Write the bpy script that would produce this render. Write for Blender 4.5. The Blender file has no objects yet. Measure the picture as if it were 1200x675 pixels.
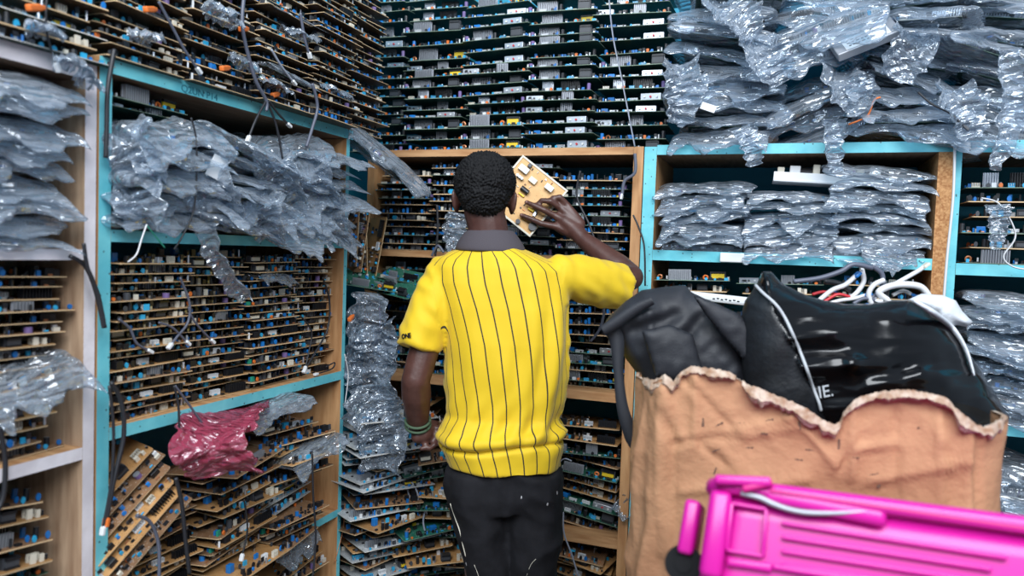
import bpy, bmesh, math, random
import numpy as np
from mathutils import Vector, Matrix, noise as mn

random.seed(7)
PI = math.pi
SC = bpy.context.scene
COL = SC.collection

# ------------------------------------------------------------------ camera
YAW, PITCH, ROLL, FPX = 0.3476, -0.0481, 0.0349, 894.4
CAM = Vector((0, 0, 1.41))
fw = Vector((-math.sin(YAW) * math.cos(PITCH), math.cos(YAW) * math.cos(PITCH), math.sin(PITCH)))
r0 = Vector((math.cos(YAW), math.sin(YAW), 0))
u0 = r0.cross(fw)
RT = r0 * math.cos(ROLL) + u0 * math.sin(ROLL)
UP = -r0 * math.sin(ROLL) + u0 * math.cos(ROLL)
cam = bpy.data.cameras.new('camera')
cam.sensor_width = 36.0
cam.lens = 36.0 * FPX / 1200.0
cam.clip_start = 0.05
cam.dof.use_dof = True
cam.dof.focus_distance = 2.15
cam.dof.aperture_fstop = 2.4
co = bpy.data.objects.new('camera', cam)
COL.objects.link(co)
co.matrix_world = Matrix(((RT.x, UP.x, -fw.x, CAM.x), (RT.y, UP.y, -fw.y, CAM.y), (RT.z, UP.z, -fw.z, CAM.z), (0, 0, 0, 1)))
SC.camera = co

# ------------------------------------------------------------------ light
world = bpy.data.worlds.new('sky')
SC.world = world
world.use_nodes = True
bg = world.node_tree.nodes['Background']
bg.inputs[0].default_value = (0.62, 0.80, 1.0, 1)
bg.inputs[1].default_value = 0.30


def area(name, loc, target, sx, sy, power, col):
    l = bpy.data.lights.new(name, 'AREA')
    l.shape = 'RECTANGLE'
    l.size, l.size_y, l.energy, l.color = sx, sy, power, col
    o = bpy.data.objects.new(name, l)
    COL.objects.link(o)
    o.location = loc
    o.rotation_euler = (Vector(target) - Vector(loc)).to_track_quat('-Z', 'Y').to_euler()


area('open_shop_front_daylight', (0.6, -1.4, 4.2), (-0.4, 2.2, 1.2), 5.0, 2.6, 395, (0.90, 0.95, 1.0))
SC.view_settings.view_transform = 'Standard'
SC.view_settings.look = 'None'
SC.view_settings.gamma = 1
SC.view_settings.use_curve_mapping = False
SC.view_settings.exposure = 0.2
cy = SC.cycles
cy.max_bounces = 7
cy.diffuse_bounces = 3
cy.glossy_bounces = 3
cy.transmission_bounces = 4
cy.transparent_max_bounces = 14
cy.caustics_reflective = False
cy.caustics_refractive = False
cy.sample_clamp_indirect = 4
try:
    cy.use_denoising = True
    cy.denoiser = 'OPENIMAGEDENOISE'
except Exception:
    pass


# ------------------------------------------------------------------ picture helpers
def ray(px, py):
    return fw + RT * ((px - 600) / FPX) + UP * ((337.5 - py) / FPX)


def P(px, py, z):
    return CAM + ray(px, py) * z


def onx(px, py, x=-1.26):
    d = ray(px, py)
    return CAM + d * (x / d.x)


def ony(px, py, y=2.4):
    d = ray(px, py)
    return CAM + d * (y / d.y)


# ------------------------------------------------------------------ materials
MATS = {}


def mat(name, col, rough=0.6, metal=0.0, spec=0.5, var=0.0, nscale=30, namt=0.0, col2=None, bump=0.0, bscale=80, coat=0.0, ndet=4, stretch=(1, 1, 1), rmp=(0.35, 0.65)):
    m = bpy.data.materials.new(name)
    m.use_nodes = True
    nt = m.node_tree
    b = nt.nodes['Principled BSDF']
    b.inputs['Base Color'].default_value = (*col, 1)
    b.inputs['Roughness'].default_value = rough
    b.inputs['Metallic'].default_value = metal
    b.inputs['Specular IOR Level'].default_value = spec
    b.inputs['Coat Weight'].default_value = coat
    tc = nt.nodes.new('ShaderNodeTexCoord')
    mp = nt.nodes.new('ShaderNodeMapping')
    mp.inputs['Scale'].default_value = stretch
    nt.links.new(tc.outputs['Object'], mp.inputs[0])
    src = None
    if col2 is not None:
        nz = nt.nodes.new('ShaderNodeTexNoise')
        nz.inputs['Scale'].default_value = nscale
        nz.inputs['Detail'].default_value = ndet
        nt.links.new(mp.outputs[0], nz.inputs['Vector'])
        rp = nt.nodes.new('ShaderNodeValToRGB')
        rp.color_ramp.elements[0].position = rmp[0]
        rp.color_ramp.elements[1].position = rmp[1]
        rp.color_ramp.elements[0].color = (*col, 1)
        rp.color_ramp.elements[1].color = (*col2, 1)
        nt.links.new(nz.outputs[0], rp.inputs[0])
        src = rp.outputs[0]
    if var > 0:
        oi = nt.nodes.new('ShaderNodeObjectInfo')
        hs = nt.nodes.new('ShaderNodeHueSaturation')
        mr = nt.nodes.new('ShaderNodeMapRange')
        mr.inputs['To Min'].default_value = 1 - var
        mr.inputs['To Max'].default_value = 1 + var
        nt.links.new(oi.outputs['Random'], mr.inputs[0])
        nt.links.new(mr.outputs[0], hs.inputs['Value'])
        if src:
            nt.links.new(src, hs.inputs['Color'])
        else:
            hs.inputs['Color'].default_value = (*col, 1)
        src = hs.outputs[0]
    if src:
        nt.links.new(src, b.inputs['Base Color'])
    if bump > 0:
        nb = nt.nodes.new('ShaderNodeTexNoise')
        nb.inputs['Scale'].default_value = bscale
        nb.inputs['Detail'].default_value = 5
        nt.links.new(mp.outputs[0], nb.inputs['Vector'])
        bp = nt.nodes.new('ShaderNodeBump')
        bp.inputs['Strength'].default_value = bump
        bp.inputs['Distance'].default_value = 0.01
        nt.links.new(nb.outputs[0], bp.inputs['Height'])
        nt.links.new(bp.outputs[0], b.inputs['Normal'])
    MATS[name] = m
    return m


def dots(m, scale, size, col):
    """solder dots or pads scattered over a board"""
    nt = m.node_tree
    b = nt.nodes['Principled BSDF']
    tc = nt.nodes.new('ShaderNodeTexCoord')
    vo = nt.nodes.new('ShaderNodeTexVoronoi')
    vo.inputs['Scale'].default_value = scale
    nt.links.new(tc.outputs['Object'], vo.inputs['Vector'])
    cmp_ = nt.nodes.new('ShaderNodeMath')
    cmp_.operation = 'LESS_THAN'
    cmp_.inputs[1].default_value = size
    nt.links.new(vo.outputs['Distance'], cmp_.inputs[0])
    mx = nt.nodes.new('ShaderNodeMix')
    mx.data_type = 'RGBA'
    nt.links.new(cmp_.outputs[0], mx.inputs[0])
    old = b.inputs['Base Color']
    if old.links:
        nt.links.new(old.links[0].from_socket, mx.inputs[6])
    else:
        mx.inputs[6].default_value = old.default_value
    mx.inputs[7].default_value = (*col, 1)
    nt.links.new(mx.outputs[2], b.inputs['Base Color'])


mat('wood', (0.40, 0.19, 0.075), 0.65, col2=(0.58, 0.32, 0.145), nscale=9, stretch=(6, 6, 0.8), bump=0.1)
mat('wood_h', (0.40, 0.19, 0.075), 0.65, col2=(0.60, 0.34, 0.16), nscale=9, stretch=(0.8, 6, 6), bump=0.1)
mat('wood_pale', (0.33, 0.20, 0.12), 0.7, col2=(0.54, 0.37, 0.24), nscale=9, stretch=(6, 6, 0.7), bump=0.1)
mat('chip', (0.36, 0.15, 0.05), 0.8, col2=(0.62, 0.33, 0.14), nscale=160, bump=0.15)
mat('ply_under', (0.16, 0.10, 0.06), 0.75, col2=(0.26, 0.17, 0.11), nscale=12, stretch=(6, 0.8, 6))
mat('cyan', (0.11, 0.48, 0.57), 0.5, col2=(0.18, 0.60, 0.67), nscale=14, bump=0.08, bscale=60)
dots(MATS['cyan'], 55, 0.12, (0.05, 0.12, 0.14))
mat('cyan_wall', (0.010, 0.25, 0.40), 0.6, col2=(0.02, 0.33, 0.48), nscale=5)
mat('white_paint', (0.62, 0.58, 0.62), 0.6, col2=(0.78, 0.74, 0.78), nscale=12, bump=0.2, bscale=30)
mat('wall_paint', (0.30, 0.36, 0.40), 0.8, col2=(0.24, 0.30, 0.33), nscale=4)
mat('concrete', (0.16, 0.15, 0.14), 0.9, col2=(0.24, 0.22, 0.20), nscale=6, bump=0.2)
mat('pcb_tan', (0.44, 0.22, 0.075), 0.55, col2=(0.52, 0.29, 0.12), nscale=40, var=0.25)
dots(MATS['pcb_tan'], 170, 0.17, (0.10, 0.05, 0.03))
mat('pcb_brown', (0.20, 0.105, 0.05), 0.6, col2=(0.28, 0.15, 0.075), nscale=40, var=0.3)
dots(MATS['pcb_brown'], 170, 0.2, (0.45, 0.40, 0.34))
mat('pcb_green', (0.012, 0.085, 0.055), 0.45, col2=(0.02, 0.13, 0.085), nscale=60, var=0.3)
dots(MATS['pcb_green'], 190, 0.2, (0.30, 0.33, 0.30))
mat('pcb_grey', (0.42, 0.44, 0.45), 0.55, col2=(0.52, 0.54, 0.55), nscale=60, var=0.15)
dots(MATS['pcb_grey'], 170, 0.22, (0.10, 0.10, 0.11))
mat('solder_brown', (0.035, 0.022, 0.012), 0.45, col2=(0.065, 0.045, 0.02), nscale=50, var=0.2)
dots(MATS['solder_brown'], 190, 0.2, (0.22, 0.20, 0.17))
mat('solder_green', (0.006, 0.030, 0.022), 0.4, col2=(0.01, 0.05, 0.035), nscale=50)
dots(MATS['solder_green'], 200, 0.2, (0.18, 0.22, 0.20))
mat('edge_tan', (0.62, 0.44, 0.25), 0.7, var=0.25)
mat('edge_green', (0.20, 0.27, 0.20), 0.7, var=0.3)
mat('edge_grey', (0.62, 0.60, 0.55), 0.7, var=0.2)
mat('black', (0.012, 0.013, 0.016), 0.35)
mat('dark_grey', (0.05, 0.055, 0.065), 0.45)
mat('blue', (0.012, 0.17, 0.52), 0.35, var=0.3)
mat('sky_blue', (0.03, 0.38, 0.66), 0.4, var=0.2)
mat('white', (0.74, 0.76, 0.78), 0.45)
mat('cream', (0.66, 0.62, 0.52), 0.5)
mat('yellow', (0.80, 0.56, 0.03), 0.45)
mat('orange', (0.72, 0.17, 0.03), 0.45)
mat('copper', (0.55, 0.22, 0.10), 0.35, metal=0.5)
mat('silver', (0.52, 0.55, 0.60), 0.35, metal=0.75)
mat('alu', (0.40, 0.42, 0.46), 0.45, metal=0.5)
mat('green', (0.02, 0.30, 0.20), 0.4)
mat('red', (0.55, 0.03, 0.04), 0.45)
mat('purple', (0.18, 0.12, 0.30), 0.45)
mat('cable_black', (0.018, 0.019, 0.024), 0.45)
mat('cable_grey', (0.30, 0.33, 0.40), 0.5)
mat('cable_white', (0.66, 0.66, 0.68), 0.5)
mat('ribbon', (0.10, 0.11, 0.15), 0.4)
mat('skin', (0.066, 0.026, 0.020), 0.42, col2=(0.088, 0.037, 0.029), nscale=35, bump=0.08, bscale=260, spec=0.5)
mat('hair', (0.006, 0.006, 0.007), 0.75, spec=0.25)
mat('eye', (0.6, 0.58, 0.55), 0.2)
mat('nail', (0.20, 0.10, 0.085), 0.3)
mat('trouser', (0.0045, 0.0045, 0.0065), 0.85, spec=0.3, col2=(0.008, 0.008, 0.011), nscale=30, bump=0.25, bscale=25)
mat('collar', (0.066, 0.056, 0.066), 0.85, bump=0.25, bscale=600)
mat('rubber', (0.008, 0.008, 0.009), 0.85, spec=0.2)
mat('shoe', (0.02, 0.02, 0.022), 0.5)
mat('bracelet', (0.05, 0.09, 0.05), 0.7)
mat('card', (0.36, 0.175, 0.088), 0.8, col2=(0.50, 0.265, 0.14), nscale=6, bump=0.3, bscale=60, ndet=6)
mat('card_torn', (0.55, 0.44, 0.35), 0.9, col2=(0.30, 0.17, 0.10), nscale=60, bump=0.4, bscale=120)
mat('pink', (0.60, 0.010, 0.30), 0.30, col2=(0.54, 0.009, 0.27), nscale=4, spec=0.5)
mat('pink_deep', (0.55, 0.008, 0.19), 0.4)
mat('bag_cloth', (0.013, 0.014, 0.019), 0.6, col2=(0.021, 0.023, 0.030), nscale=9, bump=0.15, bscale=400)
mat('vinyl', (0.004, 0.004, 0.005), 0.17, spec=0.5, bump=0.06, bscale=14)
mat('vinyl_matte', (0.005, 0.006, 0.008), 0.5, col2=(0.010, 0.012, 0.016), nscale=25, bump=0.15)
mat('piping', (0.45, 0.47, 0.50), 0.6)
mat('cloth_white', (0.62, 0.65, 0.70), 0.85, bump=0.3, bscale=60)
mat('ink', (0.13, 0.075, 0.05), 0.8)
mat('pencil', (0.03, 0.20, 0.27), 0.7)


def plastic(name, tint, fac_lo, fac_hi, rough=0.12, diff=0.4, bsc=70, bstr=0.8):
    """clear film: partly see-through, partly mirror-like, faintly milky, with sharp straight creases"""
    m = bpy.data.materials.new(name)
    m.use_nodes = True
    nt = m.node_tree
    nt.nodes.clear()
    N = nt.nodes.new
    L = nt.links.new
    out = N('ShaderNodeOutputMaterial')
    tr = N('ShaderNodeBsdfTransparent')
    tr.inputs[0].default_value = (0.86, 0.92, 0.97, 1)
    gl = N('ShaderNodeBsdfGlossy')
    gl.inputs['Roughness'].default_value = rough
    gl.inputs[0].default_value = (0.95, 0.97, 1, 1)
    df = N('ShaderNodeBsdfDiffuse')
    df.inputs[0].default_value = (*tint, 1)
    tl = N('ShaderNodeBsdfTranslucent')
    tl.inputs[0].default_value = (*tint, 1)
    m1, m2, m3 = N('ShaderNodeMixShader'), N('ShaderNodeMixShader'), N('ShaderNodeMixShader')
    m1.inputs[0].default_value = 0.3
    m2.inputs[0].default_value = diff
    lw = N('ShaderNodeLayerWeight')
    lw.inputs[0].default_value = 0.45
    mr = N('ShaderNodeMapRange')
    mr.inputs['To Min'].default_value = fac_lo
    mr.inputs['To Max'].default_value = fac_hi
    tc, oi, ad = N('ShaderNodeTexCoord'), N('ShaderNodeObjectInfo'), N('ShaderNodeVectorMath')
    ad.operation = 'ADD'
    L(tc.outputs['Object'], ad.inputs[0])
    L(oi.outputs['Random'], ad.inputs[1])
    tot = None
    for k, (rot, sc, di) in enumerate((((0.3, 0.2, 0.5), 7, 5), ((0.9, 0.1, -0.9), 12, 6), ((0.2, 1.0, 1.7), 22, 5))):
        mp, wv, mu = N('ShaderNodeMapping'), N('ShaderNodeTexWave'), N('ShaderNodeMath')
        mp.inputs['Rotation'].default_value = rot
        ms = N('ShaderNodeMapping')
        ms.inputs['Scale'].default_value = (0.5, 1.0, 1.3)
        wv.wave_profile = 'TRI'
        wv.inputs['Scale'].default_value = sc * bsc / 70
        wv.inputs['Distortion'].default_value = di
        wv.inputs['Detail'].default_value = 2.5
        wv.inputs['Detail Scale'].default_value = 1.2
        L(ad.outputs[0], ms.inputs[0])
        L(ms.outputs[0], mp.inputs[0])
        L(mp.outputs[0], wv.inputs['Vector'])
        mu.operation = 'MULTIPLY_ADD'
        mu.inputs[1].default_value = (1.0, 0.7, 0.45)[k]
        mu.inputs[2].default_value = 0.0
        L(wv.outputs['Fac'], mu.inputs[0])
        if tot is not None:
            L(tot, mu.inputs[2])
        tot = mu.outputs[0]
    bp = N('ShaderNodeBump')
    bp.inputs['Strength'].default_value = bstr
    bp.inputs['Distance'].default_value = 0.012
    L(tot, bp.inputs['Height'])
    for s in (gl, df, tl, lw):
        L(bp.outputs[0], s.inputs['Normal'])
    L(df.outputs[0], m1.inputs[1])
    L(tl.outputs[0], m1.inputs[2])
    L(gl.outputs[0], m2.inputs[1])
    L(m1.outputs[0], m2.inputs[2])
    pw = N('ShaderNodeMath')
    pw.operation = 'POWER'
    pw.inputs[1].default_value = 1.5
    L(lw.outputs['Facing'], pw.inputs[0])
    L(pw.outputs[0], mr.inputs[0])
    L(mr.outputs[0], m3.inputs[0])
    L(tr.outputs[0], m3.inputs[1])
    L(m2.outputs[0], m3.inputs[2])
    L(m3.outputs[0], out.inputs[0])
    MATS[name] = m


plastic('film', (0.77, 0.86, 0.98), 0.18, 0.95, rough=0.13, diff=0.46, bstr=0.95)
plastic('film_red', (0.62, 0.09, 0.17), 0.55, 0.95, rough=0.24, diff=0.8, bsc=90, bstr=0.9)


# ------------------------------------------------------------------ mesh builder
class MB:
    def __init__(self):
        self.v, self.f, self.m, self.names = [], [], [], []

    def mi(self, name):
        if name not in self.names:
            self.names.append(name)
        return self.names.index(name)

    def add(self, vs, fs, m, M=None):
        b = len(self.v)
        if M is not None:
            vs = [M @ Vector(p) for p in vs]
        self.v += [tuple(p) for p in vs]
        k = self.mi(m) if isinstance(m, str) else None
        for i, f in enumerate(fs):
            self.f.append([b + j for j in f])
            self.m.append(k if k is not None else self.mi(m[i]))
        return self

    def box(self, c, s, m, M=None):
        x, y, z = s[0] / 2, s[1] / 2, s[2] / 2
        vs = [(c[0] + i * x, c[1] + j * y, c[2] + k * z) for k in (-1, 1) for j in (-1, 1) for i in (-1, 1)]
        return self.add(vs, [(0, 2, 3, 1), (4, 5, 7, 6), (0, 1, 5, 4), (2, 6, 7, 3), (0, 4, 6, 2), (1, 3, 7, 5)], m, M)

    def bbox(self, c, s, bev, m, M=None):
        """box with chamfered edges"""
        bm = bmesh.new()
        bmesh.ops.create_cube(bm, size=1)
        for v in bm.verts:
            v.co = Vector((c[0] + v.co.x * s[0], c[1] + v.co.y * s[1], c[2] + v.co.z * s[2]))
        bmesh.ops.bevel(bm, geom=bm.edges[:], offset=bev, segments=2, affect='EDGES', profile=0.5)
        bm.verts.index_update()
        vs = [v.co.copy() for v in bm.verts]
        fs = [[v.index for v in f.verts] for f in bm.faces]
        bm.free()
        return self.add(vs, fs, m, M)

    def cyl(self, p, r, h, m, n=10, top=None, axis='z', M=None):
        vs = []
        for k in (0, 1):
            for i in range(n):
                a = 2 * PI * i / n
                x, y, z = r * math.cos(a), r * math.sin(a), k * h
                if axis == 'x':
                    x, y, z = z, x, y
                elif axis == 'y':
                    x, y, z = y, z, x
                vs.append((p[0] + x, p[1] + y, p[2] + z))
        fs = [(i, (i + 1) % n, n + (i + 1) % n, n + i) for i in range(n)]
        fs += [tuple(range(n))[::-1], tuple(range(n, 2 * n))]
        ms = [m] * n + [m, top or m]
        return self.add(vs, fs, ms, M)

    def ell(self, c, r, m, nu=20, nv=12, M=None):
        vs, fs = [(0, 0, -1)], []
        for j in range(1, nv):
            t = -PI / 2 + PI * j / nv
            for i in range(nu):
                a = 2 * PI * i / nu
                vs.append((math.cos(t) * math.cos(a), math.cos(t) * math.sin(a), math.sin(t)))
        vs.append((0, 0, 1))
        for i in range(nu):
            fs.append((0, 1 + (i + 1) % nu, 1 + i))
            for j in range(nv - 2):
                a = 1 + j * nu
                fs.append((a + i, a + (i + 1) % nu, a + nu + (i + 1) % nu, a + nu + i))
            a = 1 + (nv - 2) * nu
            fs.append((a + i, a + (i + 1) % nu, len(vs) - 1))
        vs = [Vector((p[0] * r[0], p[1] * r[1], p[2] * r[2])) for p in vs]
        if M is not None:
            vs = [M @ p for p in vs]
        return self.add([p + Vector(c) for p in vs], fs, m)

    def tube(self, pts, rad, m, n=8, smooth=0, flat=1.0, cap=True):
        pts = [Vector(p) for p in pts]
        rad = list(rad) if hasattr(rad, '__len__') else [rad] * len(pts)
        if smooth:
            pts, rad = catmull(pts, rad, smooth)
        vs, fs = [], []
        prev = None
        for i, p in enumerate(pts):
            t = (pts[min(i + 1, len(pts) - 1)] - pts[max(i - 1, 0)])
            if t.length < 1e-9:
                t = Vector((0, 0, 1))
            t.normalize()
            if prev is None:
                a = Vector((0, 0, 1)) if abs(t.z) < 0.9 else Vector((1, 0, 0))
                prev = t.cross(a).normalized()
            nrm = (prev - t * prev.dot(t)).normalized()
            prev = nrm
            bn = t.cross(nrm)
            for k in range(n):
                a = 2 * PI * k / n
                vs.append(p + nrm * (math.cos(a) * rad[i]) + bn * (math.sin(a) * rad[i] * flat))
        for i in range(len(pts) - 1):
            for k in range(n):
                fs.append((i * n + k, i * n + (k + 1) % n, (i + 1) * n + (k + 1) % n, (i + 1) * n + k))
        if cap:
            fs.append(tuple(range(n))[::-1])
            fs.append(tuple(range((len(pts) - 1) * n, len(pts) * n)))
        return self.add(vs, fs, m)

    def capsule(self, pts, rad, m, n=16):
        """tube with ball ends, for limbs that are merged afterwards"""
        self.tube(pts, rad, m, n)
        rr = list(rad) if hasattr(rad, '__len__') else [rad] * len(pts)
        for p, r in zip(pts, rr):
            self.ell(p, (r, r, r), m, 14, 9)
        return self

    def loft(self, rings, m, cap=True):
        n = len(rings[0])
        vs = [p for r in rings for p in r]
        fs = []
        for i in range(len(rings) - 1):
            for k in range(n):
                fs.append((i * n + k, i * n + (k + 1) % n, (i + 1) * n + (k + 1) % n, (i + 1) * n + k))
        if cap:
            fs.append(tuple(range(n))[::-1])
            fs.append(tuple(range((len(rings) - 1) * n, len(rings) * n)))
        return self.add(vs, fs, m)

    def mesh(self, name, smooth=False):
        me = bpy.data.meshes.new(name)
        me.from_pydata(self.v, [], self.f)
        for n in self.names:
            me.materials.append(MATS[n])
        me.polygons.foreach_set('material_index', self.m)
        if smooth:
            me.polygons.foreach_set('use_smooth', [True] * len(me.polygons))
        me.update()
        return me

    def build(self, name, parent=None, smooth=False, loc=None):
        return link(name, self.mesh(name, smooth), parent, loc)


def catmull(pts, rad, sub):
    op, orr = [], []
    n = len(pts)
    for i in range(n - 1):
        p0, p1, p2, p3 = pts[max(i - 1, 0)], pts[i], pts[i + 1], pts[min(i + 2, n - 1)]
        for s in range(sub):
            t = s / sub
            op.append(0.5 * ((2 * p1) + (p2 - p0) * t + (2 * p0 - 5 * p1 + 4 * p2 - p3) * t * t + (3 * p1 - p0 - 3 * p2 + p3) * t ** 3))
            orr.append(rad[i] * (1 - t) + rad[i + 1] * t)
    op.append(pts[-1])
    orr.append(rad[-1])
    return op, orr


def link(name, me, parent=None, loc=None):
    o = bpy.data.objects.new(name, me)
    COL.objects.link(o)
    if parent is not None:
        o.parent = parent
    if loc is not None:
        o.location = loc
    return o


def tag(o, label=None, cat=None, group=None, kind=None):
    if label:
        o['label'] = label
    if cat:
        o['category'] = cat
    if group:
        o['group'] = group
    if kind:
        o['kind'] = kind
    return o


def empty(name, loc=(0, 0, 0)):
    o = bpy.data.objects.new(name, None)
    o.empty_display_size = 0.05
    COL.objects.link(o)
    o.location = loc
    return o


ORD = ('first second third fourth fifth sixth seventh eighth ninth tenth eleventh twelfth thirteenth fourteenth fifteenth sixteenth '
       'seventeenth eighteenth nineteenth twentieth twenty-first twenty-second twenty-third twenty-fourth twenty-fifth twenty-sixth '
       'twenty-seventh twenty-eighth twenty-ninth thirtieth thirty-first thirty-second thirty-third thirty-fourth thirty-fifth').split()


def remesh(mb, voxel, smooth_it, name, mats, fac=0.5):
    """one continuous surface out of overlapping closed shapes"""
    tmp = mb.build(name + '_raw')
    md = tmp.modifiers.new('r', 'REMESH')
    md.mode = 'VOXEL'
    md.voxel_size = voxel
    if smooth_it:
        sm = tmp.modifiers.new('s', 'SMOOTH')
        sm.iterations = smooth_it
        sm.factor = fac
    dg = bpy.context.evaluated_depsgraph_get()
    me = bpy.data.meshes.new_from_object(tmp.evaluated_get(dg))
    raw = tmp.data
    bpy.data.objects.remove(tmp)
    bpy.data.meshes.remove(raw)
    me.name = name
    me.materials.clear()
    for n in mats:
        me.materials.append(MATS[n])
    me.polygons.foreach_set('use_smooth', [True] * len(me.polygons))
    return me


def coords(me):
    a = np.empty(len(me.vertices) * 3, np.float32)
    me.vertices.foreach_get('co', a)
    return a.reshape(-1, 3)


def normals(me):
    a = np.empty(len(me.vertices) * 3, np.float32)
    me.vertex_normals.foreach_get('vector', a)
    return a.reshape(-1, 3)


def setco(me, a):
    me.vertices.foreach_set('co', a.astype(np.float32).ravel())
    me.update()


# ------------------------------------------------------------------ room shell
def struct(name, c, s, m):
    o = MB().box((0, 0, 0), s, m).build(name, loc=c)
    o['kind'] = 'structure'
    return o


struct('floor', (0, 0.4, -0.025), (3.9, 5.0, 0.05), 'concrete')
struct('wall_back', (0.2, 2.83, 1.5), (3.66, 0.06, 3.0), 'cyan_wall')
struct('wall_left', (-1.66, 1.2, 1.5), (0.06, 3.2, 3.0), 'cyan_wall')


# ------------------------------------------------------------------ shelving
def plank(name, x0, x1, y0, y1, z0, z1, body, parent, front=None, axis=None, under=None):
    """a board whose front edge can be painted; axis tells which side is the front"""
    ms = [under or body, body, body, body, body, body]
    if front:
        ms[{'-y': 2, '+y': 3, '-x': 4, '+x': 5}[axis]] = front
    mb = MB()
    mb.box(((x0 + x1) / 2, (y0 + y1) / 2, (z0 + z1) / 2), (x1 - x0, y1 - y0, z1 - z0), ms)
    return mb.build(name, parent)


FX = -1.26      # front plane of the shelves on the side wall
BY = 2.40       # front plane of the shelves on the end wall
LD = 0.36       # their depth

u = tag(empty('shelving_unit', (FX - LD / 2, 1.57, 0)), 'wooden shelving unit with cyan painted edges along the side wall beside the man', 'shelf', 'wooden shelving units')
u.location = (0, 0, 0)
plank('side_panel', FX - LD, FX, 1.117, 1.146, 0, 1.757, 'wood', u, 'cyan', '+x')
plank('side_panel', FX - LD, FX, 1.985, 2.003, 0, 1.728, 'wood', u, 'cyan', '+x')
for zt, th in ((1.757, 0.028), (1.425, 0.024), (1.03, 0.026), (0.605, 0.022), (0.26, 0.02)):
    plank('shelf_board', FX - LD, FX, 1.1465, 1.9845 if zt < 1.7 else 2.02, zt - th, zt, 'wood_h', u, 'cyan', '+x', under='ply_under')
plank('back_panel', FX - LD - 0.006, FX - LD, 1.117, 2.0, 0.0, 1.757, 'cyan_wall', u)

u = tag(empty('shelving_unit'), 'pale wooden shelving unit with whitewashed edges at the picture\'s left border', 'shelf', 'wooden shelving units')
plank('side_panel', FX - 0.30, FX, 1.086, 1.111, 0, 1.735, 'wood_pale', u, 'white_paint', '+x')
plank('side_panel', FX - 0.30, FX, 0.30, 0.325, 0, 1.735, 'wood_pale', u, 'white_paint', '+x')
for zt, th in ((1.735, 0.03), (1.385, 0.02), (1.005, 0.024), (0.55, 0.022)):
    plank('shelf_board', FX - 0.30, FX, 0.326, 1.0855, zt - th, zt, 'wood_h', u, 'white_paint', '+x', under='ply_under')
plank('back_panel', FX - 0.306, FX - 0.30, 0.30, 1.11, 0.0, 1.735, 'cyan_wall', u)

u = tag(empty('shelving_unit'), 'bare wood shelving unit on the end wall, in front of the man', 'shelf', 'wooden shelving units')
plank('side_panel', -0.478, -0.447, BY, BY + LD, 0, 1.752, 'wood', u)
plank('side_panel', -1.445, -1.418, BY + 0.02, BY + LD, 0, 1.728, 'wood', u)
for zt, th in ((1.752, 0.024), (1.40, 0.022), (0.965, 0.03), (0.49, 0.03), (0.2, 0.022)):
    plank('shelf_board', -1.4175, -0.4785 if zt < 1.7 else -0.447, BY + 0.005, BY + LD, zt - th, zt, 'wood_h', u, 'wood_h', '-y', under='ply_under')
plank('back_panel', -1.445, -0.447, BY + LD, BY + LD + 0.006, 0.0, 1.75, 'cyan_wall', u)

u = tag(empty('shelving_unit'), 'cyan edged shelving unit behind the cardboard box, right of the wooden post', 'shelf', 'wooden shelving units')
plank('side_panel', -0.443, -0.405, BY - 0.005, BY + LD, 0, 1.75, 'wood', u, 'cyan', '-y')
plank('side_panel', 0.372, 0.410, BY - 0.003, BY + LD, 0, 1.725, 'chip', u, 'chip', '-y')
for zt, th in ((1.755, 0.03), (1.43, 0.032), (0.985, 0.03), (0.50, 0.03)):
    plank('shelf_board', -0.4045, 0.3715 if zt < 1.7 else 0.41, BY - 0.004, BY + LD, zt - th, zt, 'wood_h', u, 'cyan', '-y', under='ply_under')
plank('back_panel', -0.443, 0.41, BY + LD, BY + LD + 0.006, 0.0, 1.75, 'cyan_wall', u)

u = tag(empty('shelving_unit'), 'cyan edged shelving unit at the picture\'s right border', 'shelf', 'wooden shelving units')
plank('side_panel', 0.4105, 0.43, BY, BY + LD, 0, 1.755, 'wood', u, 'cyan', '-y')
plank('side_panel', 1.24, 1.27, BY, BY + LD, 0, 1.755, 'wood', u, 'cyan', '-y')
for zt, th in ((1.755, 0.032), (1.42, 0.032), (0.985, 0.03), (0.52, 0.03)):
    plank('shelf_board', 0.4305, 1.2395, BY - 0.002, BY + LD, zt - th, zt, 'wood_h', u, 'cyan', '-y', under='ply_under')
plank('back_panel', 0.412, 1.27, BY + LD, BY + LD + 0.006, 0.0, 1.755, 'cyan_wall', u)

# pencilled words on the edge of the top shelf
tx = bpy.data.curves.new('pencil_writing', 'FONT')
tx.body = 'Q2UN P14'
tx.size = 0.030
tx.extrude = 0.0004
tx.materials.append(MATS['pencil'])
to = bpy.data.objects.new('pencil_writing', tx)
COL.objects.link(to)
dg = bpy.context.evaluated_depsgraph_get()
tme = bpy.data.meshes.new_from_object(to.evaluated_get(dg))
bpy.data.objects.remove(to)
p = onx(212, 101, FX)
tw = link('pencil_writing', tme)
tag(tw, 'pencilled letters and numbers on the cyan edge of the top shelf', 'writing')
tw.matrix_world = Matrix.Translation((FX + 0.0006, p.y, 1.7325)) @ Matrix.Rotation(PI / 2, 4, 'Z') @ Matrix.Rotation(PI / 2, 4, 'X') @ Matrix.Diagonal((0.82, 0.72, 1, 1))


# ------------------------------------------------------------------ circuit boards
def slab_outline(w, d, rnd):
    c1, c2 = rnd.uniform(0.001, 0.006), rnd.uniform(0.001, 0.006)
    return [(-w / 2 + c1, 0), (w / 2 - c2, 0), (w / 2, c2), (w / 2, d), (-w / 2, d), (-w / 2, c1)]


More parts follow.
